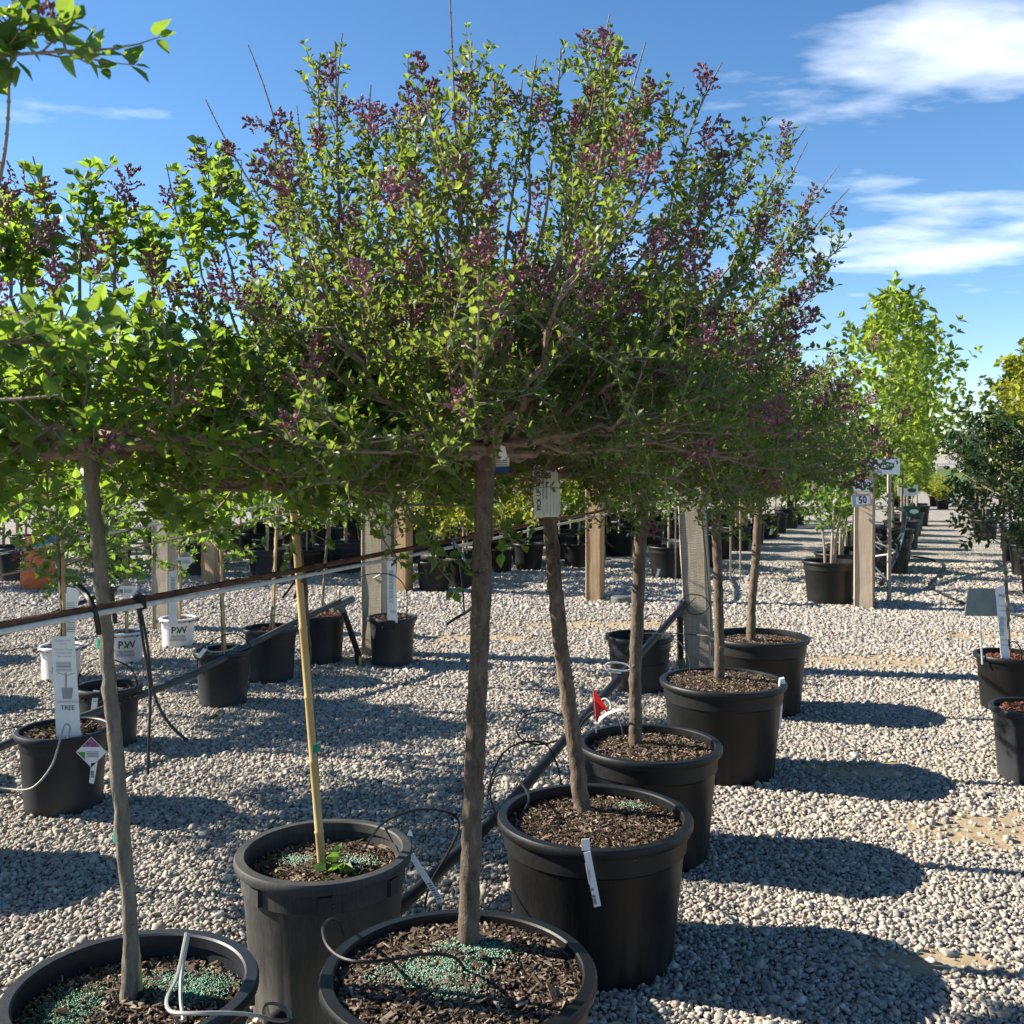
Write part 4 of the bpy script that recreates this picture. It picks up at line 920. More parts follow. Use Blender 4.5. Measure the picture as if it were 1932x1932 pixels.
# number cards on the pale post
for (lab, cx_, cz, wd, hg, txt, rot, lsz) in (('white N53 number card nailed to the pale post', 1627, 917, .185, .105, 'N53', .02, .105), ('duct-taped 50 number card tilted below the N53 card', 1626, 944, .185, .115, '50', -.09, .10)):
    p = P(cx_, cz, 10.52); r_ = empty('number_card', p, lab, 'sign'); r_.rotation_euler = (0, rot, 0)
    mb = MB(); mb.box((0, 0.012, 0), (wd + .012, .006, hg + .012)); mb.build('backing', M['duct'], r_, tint=False)
    mb = MB(); mb.box((.012 if txt == '50' else 0, .006, 0), (wd * (.78 if txt == '50' else .98), .004, hg * (.72 if txt == '50' else .95))); mb.build('card', M['paper'], r_, tint=False)
    text(txt, lsz, (.01, .0032, 0), r_, M['ink'], sx=.86, bold=.003)
mb = MB(); mb.box((0, 0, 0), (.19, .006, .07)); cap = mb.build('post_band', M['wood_tan'], NP, tint=False); cap.location = (0, -.10, 1.38)
# price sign
ps = empty('price_sign', P(1648, 880, 10.95), 'white price sign reading 269.00 in a green oval above the numbered post', 'sign')
mb = MB(); mb.box((0, 0, 0), (.56, .01, .17)); mb.build('board', M['paper'], ps, tint=False)
mb = MB(); mb.box((0, .02, -.79), (.04, .03, 1.58)); mb.build('stake', M['wood_grey'], ps, tint=False)
mb = MB(); nseg = 28; mb.prism([(.135 + .085 * math.cos(a * 2 * math.pi / nseg), -.007, .005 + .043 * math.sin(a * 2 * math.pi / nseg)) for a in range(nseg)], (0, -.001, 0)); ov = mb.build('oval', M['ink_green'], ps, tint=False)
text('269', .06, (.12, -.0095, .005), ps, M['ink_white'], bold=.0015); text('00', .032, (.187, -.0095, .014), ps, M['ink_white'], bold=.001)
mb = MB(); mb.box((-.17, -.0065, .0), (.2, .001, .10)); mb.build('picture', M['print_hyd'], ps, tint=False)
mb = MB()
for k in range(4): mb.box((.02, -.0065, -.05 - .006 * k + .0), (.1 + .02 * (k % 2), .001, .003))
mb.build('fine_print', M['ink_grey'], ps, tint=False)
mb = MB(); nseg = 10; mb.prism([(.075 + .014 * math.cos(a * 2 * math.pi / nseg), -.0065, -.062 + .014 * math.sin(a * 2 * math.pi / nseg)) for a in range(nseg)], (0, -.001, 0)); mb.build('emblem', M['ink_grey'], ps, tint=False)
text('gardens', .022, (.15, -.007, -.062), ps, M['ink_grey']) if False else None
b2 = empty('sign_post', (4.07, 11.05, 0), 'grey weathered timber end post behind the price sign', 'post'); mb = MB(); mb.box((0, 0, .72), (.035, .035, 1.44)); mb.box((0, 0, 1.5), (.09, .06, .18)); mb.build('shaft', M['wood_grey'], b2, tint=False)
# dark sign board on two stakes behind the last lilac
sg = empty('sign_board', P(1388, 921, 12.6), 'dark grey blank sign board on stakes behind the last lilac trunks', 'sign')
mb = MB(); mb.box((0, 0, 0), (.33, .012, .20)); mb.build('board', simple('dark_board', (.07, .075, .08), .6, .3, .2), sg, tint=False)
for s_ in (-.06, .06):
    mb = MB(); mb.box((s_, .012, -.56), (.018, .01, 1.2)); mb.build('stake', M['wood_pale'], sg, tint=False)
sg = empty('sign_board', P(1275, 936, 11.9), 'small white sign card on a stake beside the grey timber post', 'sign')
mb = MB(); mb.box((0, 0, 0), (.15, .008, .10), Matrix.Rotation(-.15, 3, 'Y')); mb.build('card', M['paper'], sg, tint=False)
mb = MB(); mb.box((0, .01, -.56), (.015, .008, 1.12)); mb.build('stake', M['wood_grey'], sg, tint=False)
# green-and-white cards on the path edge pots
for (px, py, Y) in ((1713, 925, 18.2), (1717, 965, 18.1)):
    s2 = empty('price_card', P(px, py, Y), 'green and white price card on tall trees at the path edge', 'sign', 'green price cards at the path edge')
    mb = MB(); mb.box((0, 0, 0), (.36, .008, .19)); mb.build('card', M['ink_green'] if py > 940 else M['paper'], s2, tint=False)
    mb = MB(); nseg = 20; mb.prism([(.07 + .08 * math.cos(a * 6.283 / nseg), -.005, .04 * math.sin(a * 6.283 / nseg)) for a in range(nseg)], (0, -.001, 0)); mb.build('oval', M['paper'] if py > 940 else M['ink_green'], s2, tint=False)
    mb = MB(); mb.box((0, .01, -.2), (.02, .006, .6)); mb.build('stake', M['steel'], s2, tint=False)

# tilted grey sign in the right-hand pot and its white sleeve tag
s3 = quad('tilted_sign', 'tilted blank grey sign on a thin stake in the dark-leaved tree pot', 'sign', [(1820, 1162), (1889, 1163), (1891, 1113), (1834, 1112)], 6.35, M['sign_grey'], .006, .3)
mb = MB(); p0 = P(1853, 1152, 6.36) - s3.location; mb.tube([p0 + Vector((0, .05, .04)), p0 + Vector((0, .03, -.05)), (p0.x - .003, .0, .30 - s3.location.z)], .006, 6); mb.build('stake', M['steel'], s3, True, tint=False)
s4 = quad('plant_tag', 'tall white printed tag standing in the dark-leaved tree pot', 'tag', [(1891, 1266), (1905, 1258), (1894, 1104), (1878, 1109)], 6.30, M['paper'], .003)
for k, (bd, sz, zz_) in enumerate((('PW', .035, .46), ('PROVEN', .0145, .40), ('WINNERS', .012, .37), ('PROVEN', .0145, .19), ('WINNERS', .012, .16))): text(bd, sz, (.006 - .045 * (zz_ - .24), -.0012, zz_), s4, M['ink'] if k in (0,) else M['ink_grey'], sx=.8)
bars(s4, -.006, .22, .03, .12, 14, -.0008, M['ink_grey'], True, 'fine_print', 4)

# ------------------------------------------------------------------ tags and ticket near the camera
tk = quad('pickup_ticket', 'pale PICK UP TICKET tag hanging from the leaning lilac', 'ticket', [(1008, 970), (1012, 976), (1052, 975), (1058, 968), (1057, 915), (1053, 908), (1053, 893), (1044, 879), (1010, 877), (1005, 884)], 3.0, M['ticket'], .002)
rv = Matrix.Rotation(math.radians(-2), 4, 'Y') @ Matrix.Rotation(math.radians(-90), 4, 'Y') @ RX
text('PICK UP TICKET', .0175, (-.0295, -.0012, .083), tk, M['ink'], rot=rv, bold=.0004)
mb = MB()
for k in range(6): mb.box((-.014 + .0095 * k, -.0006, .022 + .005 * (k % 2)), (.0016, .0006, .032))
mb.build('form_lines', M['ink_grey'], tk, tint=False)
mb = MB()
for k in range(6): mb.box((-.014 + .0095 * k, -.0005, .09), (.0005, .0006, .10))
mb.build('rule_lines', M['ink_grey'], tk, tint=False)
R_ = random.Random(4); mb = MB()
for (xo, z0, z1) in ((-.0165, .055, .135), (-.007, .052, .145), (.007, .078, .098), (.013, .072, .09)):
    pts = []; z = z0; k = 0
    while z < z1: pts.append((xo + .0042 * math.sin(k * 2.1) * R_.uniform(.5, 1.1), -.0012, z)); z += R_.uniform(.0005, .0032); k += 1
    mb.tube(pts, .00045, 4)
mb.build('handwriting', M['ink'], tk, True, tint=False)
mb = MB(); mb.tube([(.012, .001, .148), (.012, .02, .17), (.01, .06, .19)], .0006, 4); mb.build('string', M['strap'], tk, tint=False)

at_ = quad('trunk_tag', 'white folded strap tag hanging at the top of the straight lilac trunk', 'tag', [(933, 832), (950, 829), (957, 862), (945, 870)], 2.36, M['paper'], .0015)
mb = MB(); q = [P(a, b, 2.355) - at_.location for a, b in ((921, 813), (935, 808), (943, 825), (930, 832))]; mb.prism(q, (0, .0015, 0)); mb.build('fold', M['paper'], at_, tint=False)
mb = MB(); mb.box((P(936, 828, 2.355) - at_.location), (.006, .003, .008)); mb.tube([P(932, 815, 2.35) - at_.location, P(930, 795, 2.38) - at_.location], .0008, 4); mb.build('tie', M['strap'], at_, tint=False)
bl = quad('plant_label', 'white plant label with dark blue foot hanging behind the straight lilac trunk', 'label', [(921, 892), (960, 890), (962, 838), (925, 840)], 2.52, M['paper'], .0015)
mb = MB(); q = [P(a, b, 2.518) - bl.location for a, b in ((921, 893), (961, 891), (961, 880), (921, 881))]; mb.prism(q, (0, -.001, 0)); mb.build('blue_foot', M['ink_blue'], bl, tint=False)
bars(bl, .0, .02, .04, .035, 7, -.0008, M['ink_grey'], True, 'fine_print', 3)

ts = quad('pot_tag', 'long white barcode tag slipped over the rim of the leaning lilac pot', 'tag', [(1121, 1712), (1134, 1709), (1114, 1606), (1101, 1609)], 2.955, M['paper'], .0012)
mb = MB(); q = [P(a, b, 2.95) - ts.location for a, b in ((1098, 1605), (1114, 1604), (1112, 1582), (1097, 1583))]; mb.prism(q, (0, -.002, 0)); mb.build('fold', M['paper'], ts, tint=False)
sh_ = -.19
mb = MB(); R_ = random.Random(3)
for k in range(9): z = .010 + k * .0032; mb.box((.009 + sh_ * (z - .0) , -.0008, z), (.013, .0006, .0017 * R_.uniform(.5, 1.2)))
mb.build('barcode', M['ink'], ts, tint=False)
mb = MB(); z = .052; mb.box((.009 + sh_ * z, -.0008, z), (.010, .0006, .010)); mb.build('data_patch', M['ink_grey'], ts, tint=False)
mb = MB()
for k in range(3): mb.tube([(.004 + k * .004 + sh_ * z, -.001, z) for z in np.linspace(.066 + .01 * k, .128 - .01 * k, 6)], .0008, 4)
mb.build('print_lines', M['ink_grey'], ts, tint=False)
td = quad('pot_tag', 'white tag hanging down the outside of the deep black lilac pot', 'tag', [(1470, 1372), (1474, 1372), (1479, 1293), (1472, 1293)], 5.06, M['paper'], .002)
mb = MB(); q = [P(a, b, 5.05) - td.location for a, b in ((1470, 1296), (1483, 1294), (1480, 1279), (1472, 1281))]; mb.prism(q, (0, .02, 0)); mb.build('fold', M['paper'], td, tint=False)
tl = quad('pot_tag', 'white barcode tag sticking out from the rim of the dusty grey pot', 'tag', [(826, 1704), (838, 1700), (781, 1610), (770, 1614)], 2.98, M['paper'], .0012)
mb = MB(); q = [P(a, b, 2.975) - tl.location for a, b in ((768, 1576), (779, 1578), (776, 1566), (772, 1565))]; mb.prism(q, (0, -.001, 0)); mb.build('fold', M['paper'], tl, tint=False)
mb = MB()
for k in range(8): mb.box(P(828 - k * 2.6, 1696 - k * 4.1, 2.978) - tl.location, (.0125, .0006, .0022), Matrix.Rotation(-.25, 3, 'Y'))
mb.build('barcode', M['ink'], tl, tint=False)
# red marker flag
fl = empty('marker_flag', P(1125, 1368, 3.95), 'small bright red wire marker flag stuck in a lilac pot', 'flag')
mb = MB(); mb.tube([(0, 0, -.03), (-.004, 0, .06), (-.014, 0, .145)], .0014, 5); mb.build('wire', M['steel'], fl, True, tint=False)
mb = MB(); f_ = [(1118, 1297), (1147, 1338), (1135, 1342), (1126, 1366), (1120, 1342), (1119, 1320)]
vs = [P(a, b, 3.95) - fl.location + Vector((0, .012 * math.sin(a * .35), 0)) for a, b in f_]; mb.prism(vs, (0, .0008, 0)); mb.build('flag_cloth', M['flag'], fl, tint=False)
mb = MB(); q = curve3(np.array([.0, .02, .0]), np.array([.03, .05, .035]), np.array([.105, .05, .05]), 8); mb.tube(q, .010, 6, True, .5, .2); o = mb.build('pot_tag', M['tube_white'], None, True, loc=fl.location, tint=False); tag(o, 'curved pale strip leaning inside the red-flag pot rim', 'tag')

# sleeve boards with print
def sleeve(label, corners, Y, lines):
    r_ = quad('tree_sleeve', label, 'sleeve', corners, Y, M['paper'], .004)
    return r_
s5 = sleeve('white ORNAMENTAL TREE sleeve board wrapped round the sapling stem', [(106, 1393), (152, 1389), (140, 1200), (97, 1202)], 4.55, None)
def row_text(bd, sz, x, z, mm, r_=s5, rz=.0): return text(bd, sz, (x, -.0015, z), r_, mm, sx=.95)
row_text('TREE', .030, .010, .135, M['ink']).location.y = -.0018
row_text('ORNAMENTAL', .016, .010, .162, M['ink_grey'])
for k, (bd, z) in enumerate((('Planting a tree?', .435), ('Smart.', .42), ('Planting a Proven', .395), ('Winners tree?', .38), ('Even smarter!', .365))): row_text(bd, .0125, -.012 + .002 * k, z, M['ink_grey'])
bars(s5, -.008, .30, .07, .045, 7, -.0008, M['ink_grey'], True, 'fine_print', 8)
mb = MB(); mb.lathe([(.012, 0), (.022, 0.0), (.026, .05), (.02, .052)], 12); 
mb = MB(); mb.prism([(-.012, -.0008, .175), (.028, -.0008, .175), (.034, -.0008, .225), (-.018, -.0008, .225)], (0, -.0005, 0)); mb.build('pot_drawing', M['ink_grey'], s5, tint=False)
mb = MB(); mb.box((.002, -.0008, .255), (.008, .0005, .075)); mb.box((-.02, -.0008, .287), (.035, .0005, .003), Matrix.Rotation(.3, 3, 'Y')); mb.box((.024, -.0008, .285), (.035, .0005, .003), Matrix.Rotation(-.3, 3, 'Y')); mb.build('tree_drawing', M['ink_grey'], s5, tint=False)
s6 = sleeve('white sleeve board standing in the slate pot before the grey bolted post', [(731, 1176), (750, 1175), (746, 1060), (730, 1058)], 7.62, None)
row_text('TREE', .020, .008, .085, M['ink'], s6); bars(s6, -.004, .16, .034, .24, 22, -.0008, M['ink_grey'], True, 'fine_print', 9)
s7 = sleeve('white sleeve board in the printed pot before a grey post', [(318, 1181), (335, 1180), (334, 1076), (318, 1079)], 8.25, None)
bars(s7, 0, .2, .034, .2, 18, -.0008, M['ink_grey'], True, 'fine_print', 10)
s8 = sleeve('pale sleeve board leaning behind the bamboo of the ORNAMENTAL TREE sapling', [(118, 1222), (138, 1226), (150, 1112), (126, 1108)], 6.7, None)
bars(s8, .002, .12, .055, .2, 14, -.0008, M['ink_grey'], True, 'fine_print', 11)
# diamond tags
def diamond(label, cx_, cy_, s, Y, m, tail):
    r_ = quad('diamond_tag', label, 'tag', [(cx_, cy_ + s), (cx_ + s, cy_), (cx_, cy_ - s), (cx_ - s, cy_)], Y, M['paper'], .0015)
    k = s / 1932 * Y; c = k
    mb = MB(); mb.prism([(-k * .62, -.0006, c + k * .34), (k * .62, -.0006, c + k * .34), (0, -.0006, c + k * .95)], (0, -.0005, 0)); mb.build('photo', m, r_, tint=False)
    mb = MB(); mb.prism([(-k * .93, -.0006, c), (-k * .40, -.0006, c), (-k * .40, -.0006, c - k * .5)], (0, -.0005, 0)); mb.build('green_corner', M['ink_leaf'], r_, tint=False)
    bars(r_, .1 * k, c - k * .3, k * .8, k * .45, 4, -.0008, M['ink_grey'], True, 'fine_print', 5)
    if tail:
        mb = MB(); q = [P(a, b, Y) - r_.location for a, b in tail]; mb.prism(q, (0, .0012, 0)); t_ = mb.build('tail', M['paper'], r_, tint=False)
        zc = (q[0].z + q[2].z) / 2; xc = sum(v.x for v in q) / 4; bars(r_, xc - .002, zc - .02, .014, .03, 8, -.0008, M['ink'], True, 'barcode', 6)
    return r_
d1 = diamond('diamond tag with purple blossom photo hooked on the ORNAMENTAL TREE pot rim', 172, 1419, 29, 4.40, M['print_flower'], [(168, 1477), (177, 1479), (184, 1438), (172, 1440)])
diamond('diamond hydrangea tag on the stake of the printed white pot', 240, 1112, 20, 7.7, M['print_hyd'], None)
diamond('tilted diamond hydrangea tag above the white sleeve', 349, 1057, 18, 8.3, M['print_hyd'], None)
tw = quad('pot_tag', 'white barcode tag standing up in the slate pot behind the ORNAMENTAL TREE pot', 'tag', [(168, 1365), (179, 1366), (187, 1303), (176, 1302)], 5.48, M['paper'], .0012)
bars(tw, -.012, .02, .02, .04, 8, -.0008, M['ink'], True, 'barcode', 7)
tw = quad('pot_tag', 'white tag fluttering on the rim of the forked-trunk sapling pot', 'tag', [(370, 1240), (378, 1242), (391, 1226), (384, 1222)], 6.4, M['paper'], .0012)
for (px, py, Y) in ((1292, 1045, 13.0), (1327, 1030, 15.2), (1345, 1022, 15.4), (1240, 1082, 12.0), (906, 1085, 12.1), (1455, 1000, 19)):
    tg_ = quad('pot_tag', 'white paper tag dangling from a far black pot', 'tag', [(px - 4, py + 9), (px, py + 10), (px + 6, py - 8), (px + 1, py - 9)], Y - .32, M['paper'], .002, group='white tags on the far pots')
# print on the white pots
for o in PWs:
    yaw = math.atan2(o.location.x, o.location.y)
    e_ = None
    for (bd, sz, z, mm, sx, dx) in (('P', .080, .155, 'ink', 1, -.038), ('W', .080, .155, 'ink', 1, .032), ('PROVEN', .030, .103, 'ink_grey', 1.05, 0), ('WINNERS', .030, .077, 'ink_grey', 1.05, 0)):
        t_ = text(bd, sz, (0, 0, 0), o, M[mm], bend=(.1216, .134, .245, z), sx=sx, bold=.001)
        t_.rotation_euler = (0, 0, -yaw + dx / .134)
    mb = MB(); pts = []
    for k in range(10): a = k * 6.283 / 10; u = .022 * math.cos(a); v = .008 * math.sin(a); th = (u * .7 - v * .7) / .131 ; z = .148 + u * .7 + v * .7; pts.append((.1335 * math.sin(th), -.1335 * math.cos(th), z))
    mb.prism(pts, (0, -.0006, 0)); l_ = mb.build('leaf_emblem', M['ink_leaf'], o, tint=False); l_.rotation_euler = (0, 0, -yaw)
    for a in (-.75, .35, 1.4):
        mb = MB(); mb.box((.1235 * math.sin(a), -.1235 * math.cos(a), .014), (.022, .012, .024), Matrix.Rotation(a, 3, 'Z')); f_ = mb.build('drain_slot', M['ink'], o, tint=False); f_.rotation_euler = (0, 0, -yaw)

# ------------------------------------------------------------------ wire rows, pipes, tubes
def line_obj(name, label, cat, pts, r, m, n=40, sides=8, group=None, loc0=True):
    path = smooth_path(pts, n) if len(pts) > 2 else np.array([tuple(p) for p in pts])
    o0 = Vector(tuple(path[0])); mb = MB(); mb.tube([Vector(tuple(p)) - o0 for p in path], r, sides)
    o = mb.build(name, m, None, True, loc=o0, tint=False); tag(o, label, cat, group); return o
def on_rod(px, Y0, x0, d=.387):      # distance at which the row line crosses a view column
    k = (px - 966) / 1932; return (x0 - d * Y0) / (k - d)
# rusty rod and white cable of the first row
rod = []; cab = []
for px, py, pc_ in ((-60, 1191, 1204), (262, 1132, 1143), (565, 1075, 1088), (860, 1018, 1031), (1000, 990, 1001), (1140, 963, 971), (1300, 931, 937)):
    Y = on_rod(px, 7.55, 1.36); rod.append(P(px, py, Y)); cab.append(P(px, pc_, Y - .015))
line_obj('tie_rod', 'rusty steel tie rod running along the lilac row', 'rod', rod, .0072, M['rust'], 50)
line_obj('tie_cable', 'white plastic-coated cable strung just below the rusty rod', 'cable', cab, .0055, M['cable'], 50)
rope2 = []; cab2 = []
for px, py, pc_ in ((-80, 1102, 1060), (255, 1033, 997), (479, 984, 958), (628, 952, 926), (708, 936, 912)):
    Y = on_rod(px, 8.2, -1.08); rope2.append(P(px, py, Y)); cab2.append(P(px, pc_, Y))
line_obj('tie_rope', 'thin tan tie rope running to the grey bolted post', 'rope', rope2, .006, M['rope'], 40, 6)
line_obj('tie_cable', 'white tie cable running to the grey bolted post', 'cable', cab2, .007, M['cable'], 40, 6)
# straps on the rod
Y = on_rod(262, 7.55, 1.36)
st = empty('tie_strap', P(262, 1133, Y), 'pair of long black straps hanging from the rusty rod', 'strap'); o_ = st.location
mb = MB(); mb.tube(rel([P(255, 1128, Y - .02), P(262, 1123, Y - .022), P(270, 1128, Y - .02), P(272, 1145, Y), P(263, 1150, Y - .012), P(255, 1140, Y - .015)], o_), .006, 6); mb.build('knot', M['strap'], st, True, tint=False)
mb = MB(); mb.tube([Vector(tuple(p)) for p in smooth_path(rel([P(258, 1135, Y - .015), P(270, 1210, Y - .01), P(283, 1300, Y), P(281, 1390, Y), P(279, 1460, Y)], o_), 16)], .0052, 6, True, .5, .5); mb.build('strap', M['strap'], st, True, tint=False)
mb = MB(); mb.tube([Vector(tuple(p)) for p in smooth_path(rel([P(262, 1135, Y - .01), P(278, 1215, Y), P(288, 1300, Y + .01), P(315, 1360, Y + .02), P(354, 1398, Y + .03)], o_), 16)], .0050, 6, True, .5, .5); mb.build('strap', M['strap'], st, True, tint=False)
def strap(label, pts_px, Yc, r=.004):
    pts = [P(a, b, Yc + d) for a, b, d in pts_px]
    line_obj('tie_strap', label, 'strap', pts, r, M['strap'], 14, 6)
Y = on_rod(180, 7.55, 1.36)
strap('stiff black strap hooked over the rod by the taped grey trunk', [(148, 1106, .02), (162, 1120, .0), (174, 1140, -.02), (182, 1165, -.02), (187, 1196, -.01)], Y, .006)
Y = on_rod(575, 7.55, 1.36)
strap('black zip tie looped round the bamboo stake and cable', [(555, 1128, .42), (565, 1110, .40), (573, 1090, .30), (585, 1085, .20), (600, 1078, .05), (613, 1068, -.02)], Y, .005)
strap('black zip tie tail sticking out beside the bamboo stake', [(533, 1128, .38), (545, 1112, .39), (556, 1096, .40), (565, 1088, .42)], Y, .004)
Y = on_rod(860, 7.55, 1.36)
strap('thick black tie from the rod to the straight trunk', [(850, 1018, -.01), (862, 1030, -.2), (880, 1060, -.7), (898, 1085, Y * 0 - 1.15)], Y, .005)
strap('slack thin black tie hanging beside the straight trunk', [(851, 1020, -.01), (864, 1050, -.1), (872, 1100, -.3), (876, 1158, -.5)], Y, .0028)
strap('black tie end twisted round the straight trunk', [(843, 1178, -.5), (862, 1165, -.5), (877, 1157, -.52), (893, 1145, -.9)], Y, .0045)

# supply pipes
pA = [P(430, 2010, 2.62), P(520, 1925, 2.80), P(690, 1770, 3.2), P(945, 1532, 4.1), P(1060, 1402, 4.9), P(1180, 1266, 6.1), P(1292, 1140, 7.58)]
line_obj('supply_pipe', 'black irrigation pipe slanting up from the gravel behind the lilac pots', 'pipe', pA, .0235, M['pipe'], 70, 12)
rs = empty('pipe_riser', (P(1284, 1262, 7.62).x, 7.62, 0), 'vertical black riser pipe at the foot of the grey post', 'pipe')
mb = MB(); mb.tube([(0, 0, -.02), (-.005, 0, .46)], .024, 10); mb.build('riser', M['pipe'], rs, True, tint=False)
mb = MB(); mb.tube([(0, 0, .0), (0, 0, .08)], .034, 10); mb.build('collar', M['fitting'], rs, True, tint=False)
mb = MB(); mb.tube([(-.03, -.1, .43), (.03, .05, .52)], .031, 10); mb.tube([(.02, .02, .5), (.045, .08, .55)], .026, 10); mb.build('elbow', M['fitting'], rs, True, tint=False)
pB = []
for px, py in ((-60, 1437), (35, 1395), (205, 1335), (367, 1270), (475, 1215), (560, 1172), (645, 1133)): pB.append(P(px, py, on_rod(px, 7.7, -1.3)))
line_obj('supply_pipe', 'weathered grey irrigation pipe slanting past the slate pots', 'pipe', pB, .021, M['pipe_grey'], 60, 10)
rs = empty('pipe_riser', (P(675, 1258, 7.75).x, 7.75, 0), 'leaning black riser hose with a yellow fitting at its foot', 'pipe')
q0 = P(643, 1140, 7.7) - rs.location
mb = MB(); mb.tube([q0, q0.lerp(Vector((0, 0, .08)), .5) + Vector((.006, 0, 0)), (0, 0, .1)], .022, 10); mb.build('hose', M['pipe'], rs, True, tint=False)
mb = MB(); mb.tube([(0, 0, .10), (.01, 0, -.02)], .026, 8); mb.build('coupling', M['ink'], rs, True, tint=False)
mb = MB(); mb.box((.022, -.02, .04), (.02, .02, .08)); mb.build('yellow_tab', M['yellow'], rs, tint=False)
mb = MB(); mb.tube([q0 + Vector((-.06, -.06, -.025)), q0 + Vector((.08, .07, .035))], .030, 10); mb.tube([q0, q0 + Vector((.006, 0, -.06))], .028, 10); mb.build('tee', M['fitting'], rs, True, tint=False)
pC = []
for px, py in ((-60, 1222), (0, 1197), (120, 1150), (240, 1103)): pC.append(P(px, py, on_rod(px, 9.6, -3.74)))
line_obj('supply_pipe', 'dark irrigation pipe low behind the white printed pots', 'pipe', pC, .022, M['pipe'], 30, 8)
rs = empty('pipe_riser', (-3.72, 9.62, 0), 'black riser pipe behind the white printed pot', 'pipe'); mb = MB(); mb.tube([(0, 0, -.02), (-.05, 0, .36)], .024, 8); mb.build('riser', M['pipe'], rs, True, tint=False)
# pipe behind the tan post
line_obj('supply_pipe', 'arched black hose beside the lone tan post', 'pipe', [(1.37, 11.4, 0), (1.36, 11.4, .62), (1.3, 11.45, .70), (1.55, 12.2, .66), (2.0, 13.2, .5)], .02, M['pipe'], 30, 8)
line_obj('supply_pipe', 'dark pipe stretched behind the yellow maples', 'pipe', [(-2.2, 13.2, .3), (-.4, 13.6, .42), (1.0, 14.2, .52)], .02, M['pipe'], 20, 8)
# thin drip tubes
def drip(label, px, r=.0032, m='pipe', n=40, group=None):
    line_obj('drip_tube', label, 'tube', [P(a, b, Y) for a, b, Y in px], r, M[m], n, 6, group)
drip('black drip tube looping from the straight-trunk pot soil over its rim', [(880, 1838, 2.32), (868, 1815, 2.27), (848, 1803, 2.22), (800, 1800, 2.16), (740, 1810, 2.08), (680, 1815, 2.05), (640, 1805, 2.08), (616, 1782, 2.12), (609, 1752, 2.2), (622, 1735, 2.35), (640, 1740, 2.5), (650, 1770, 2.7)], .0036)
drip('grey tube bent double in the taped-trunk pot and trailing over its rim', [(352, 1760, 2.22), (335, 1840, 2.15), (316, 1880, 2.10), (318, 1905, 2.05), (345, 1912, 2.02), (420, 1911, 2.03), (480, 1915, 2.1), (520, 1925, 2.25), (545, 1922, 2.35), (535, 1900, 2.4), (510, 1893, 2.42), (498, 1905, 2.45), (500, 1950, 2.6)], .0040, 'tube_grey')
drip('short grey tube end standing in the taped-trunk pot', [(356, 1762, 2.225), (344, 1830, 2.2), (341, 1880, 2.15), (346, 1925, 2.1)], .0040, 'tube_grey')
drip('black drip tube arching from the dusty pot to the pipe', [(690, 1600, 3.05), (700, 1580, 3.1), (730, 1548, 3.2), (790, 1527, 3.35), (850, 1535, 3.5), (866, 1560, 3.5), (845, 1610, 3.45), (815, 1660, 3.4), (803, 1700, 3.35), (802, 1735, 3.28)], .0040)
drip('black drip tube loops behind the straight trunk', [(920, 1510, 4.1), (926, 1470, 4.1), (950, 1420, 4.15), (990, 1400, 4.2), (1030, 1405, 4.25), (1050, 1440, 4.3), (1058, 1475, 4.35), (1060, 1505, 4.4)], .0040)
drip('black drip tube hoop over the leaning lilac pot rim', [(945, 1540, 4.0), (950, 1480, 3.95), (985, 1420, 3.7), (1020, 1440, 3.5), (1050, 1470, 3.3), (1058, 1520, 3.2)], .0040) if False else None
drip('black drip tube dipping into the leaning lilac pot', [(962, 1530, 3.9), (968, 1470, 3.85), (1000, 1432, 3.8), (1030, 1445, 3.6), (1000, 1500, 3.3), (975, 1550, 3.2), (990, 1590, 3.15)], .0040) if False else None
drip('black tube loop rising behind the leaning lilac pot', [(938, 1545, 3.95), (925, 1500, 3.95), (935, 1465, 3.9), (965, 1460, 3.8), (985, 1480, 3.55), (998, 1505, 3.32), (990, 1528, 3.25)], .0040)
drip('round black tube loop beside the leaning trunk', [(1060, 1350, 4.4), (1030, 1342, 4.35), (992, 1350, 4.35), (975, 1375, 4.35), (985, 1395, 4.4), (1015, 1405, 4.45), (1050, 1398, 4.5)], .0040)
drip('black tube arching down into the red-flag pot', [(1092, 1375, 4.3), (1110, 1350, 4.25), (1135, 1338, 4.2), (1160, 1345, 4.15), (1172, 1370, 4.1), (1176, 1392, 4.08)], .0040)
drip('pale ring of tube hung on the slanting pipe', [(1125, 1330, 5.4), (1140, 1318, 5.4), (1152, 1328, 5.38), (1150, 1345, 5.38), (1138, 1352, 5.4), (1128, 1345, 5.42)], .005, 'tube_white', 24)
drip('white tube coil tied on the slanting pipe', [(1146, 1262, 5.95), (1175, 1266, 5.95), (1190, 1262, 6.0), (1180, 1253, 6.02), (1155, 1250, 6.02), (1142, 1255, 6.0), (1148, 1266, 5.98), (1172, 1271, 5.98)], .005, 'tube_white', 30)
drip('black tube arching from the pipe head into the deep lilac pot', [(1180, 1232, 6.2), (1200, 1200, 6.5), (1240, 1195, 6.2), (1280, 1210, 5.7), (1300, 1245, 5.4), (1301, 1285, 5.25)], .0036)
drip('black tube running from the pipe head into the last lilac pot', [(1215, 1225, 6.6), (1225, 1205, 7.0), (1260, 1195, 7.2), (1340, 1200, 7.0), (1400, 1205, 6.6), (1450, 1215, 6.35)], .0036)
drip('black tube loop at the top of the slanting pipe', [(1290, 1150, 7.5), (1285, 1135, 7.5), (1300, 1122, 7.48), (1325, 1125, 7.46), (1338, 1140, 7.46), (1328, 1156, 7.46), (1305, 1158, 7.48), (1296, 1145, 7.48), (1312, 1128, 7.47)], .0036)
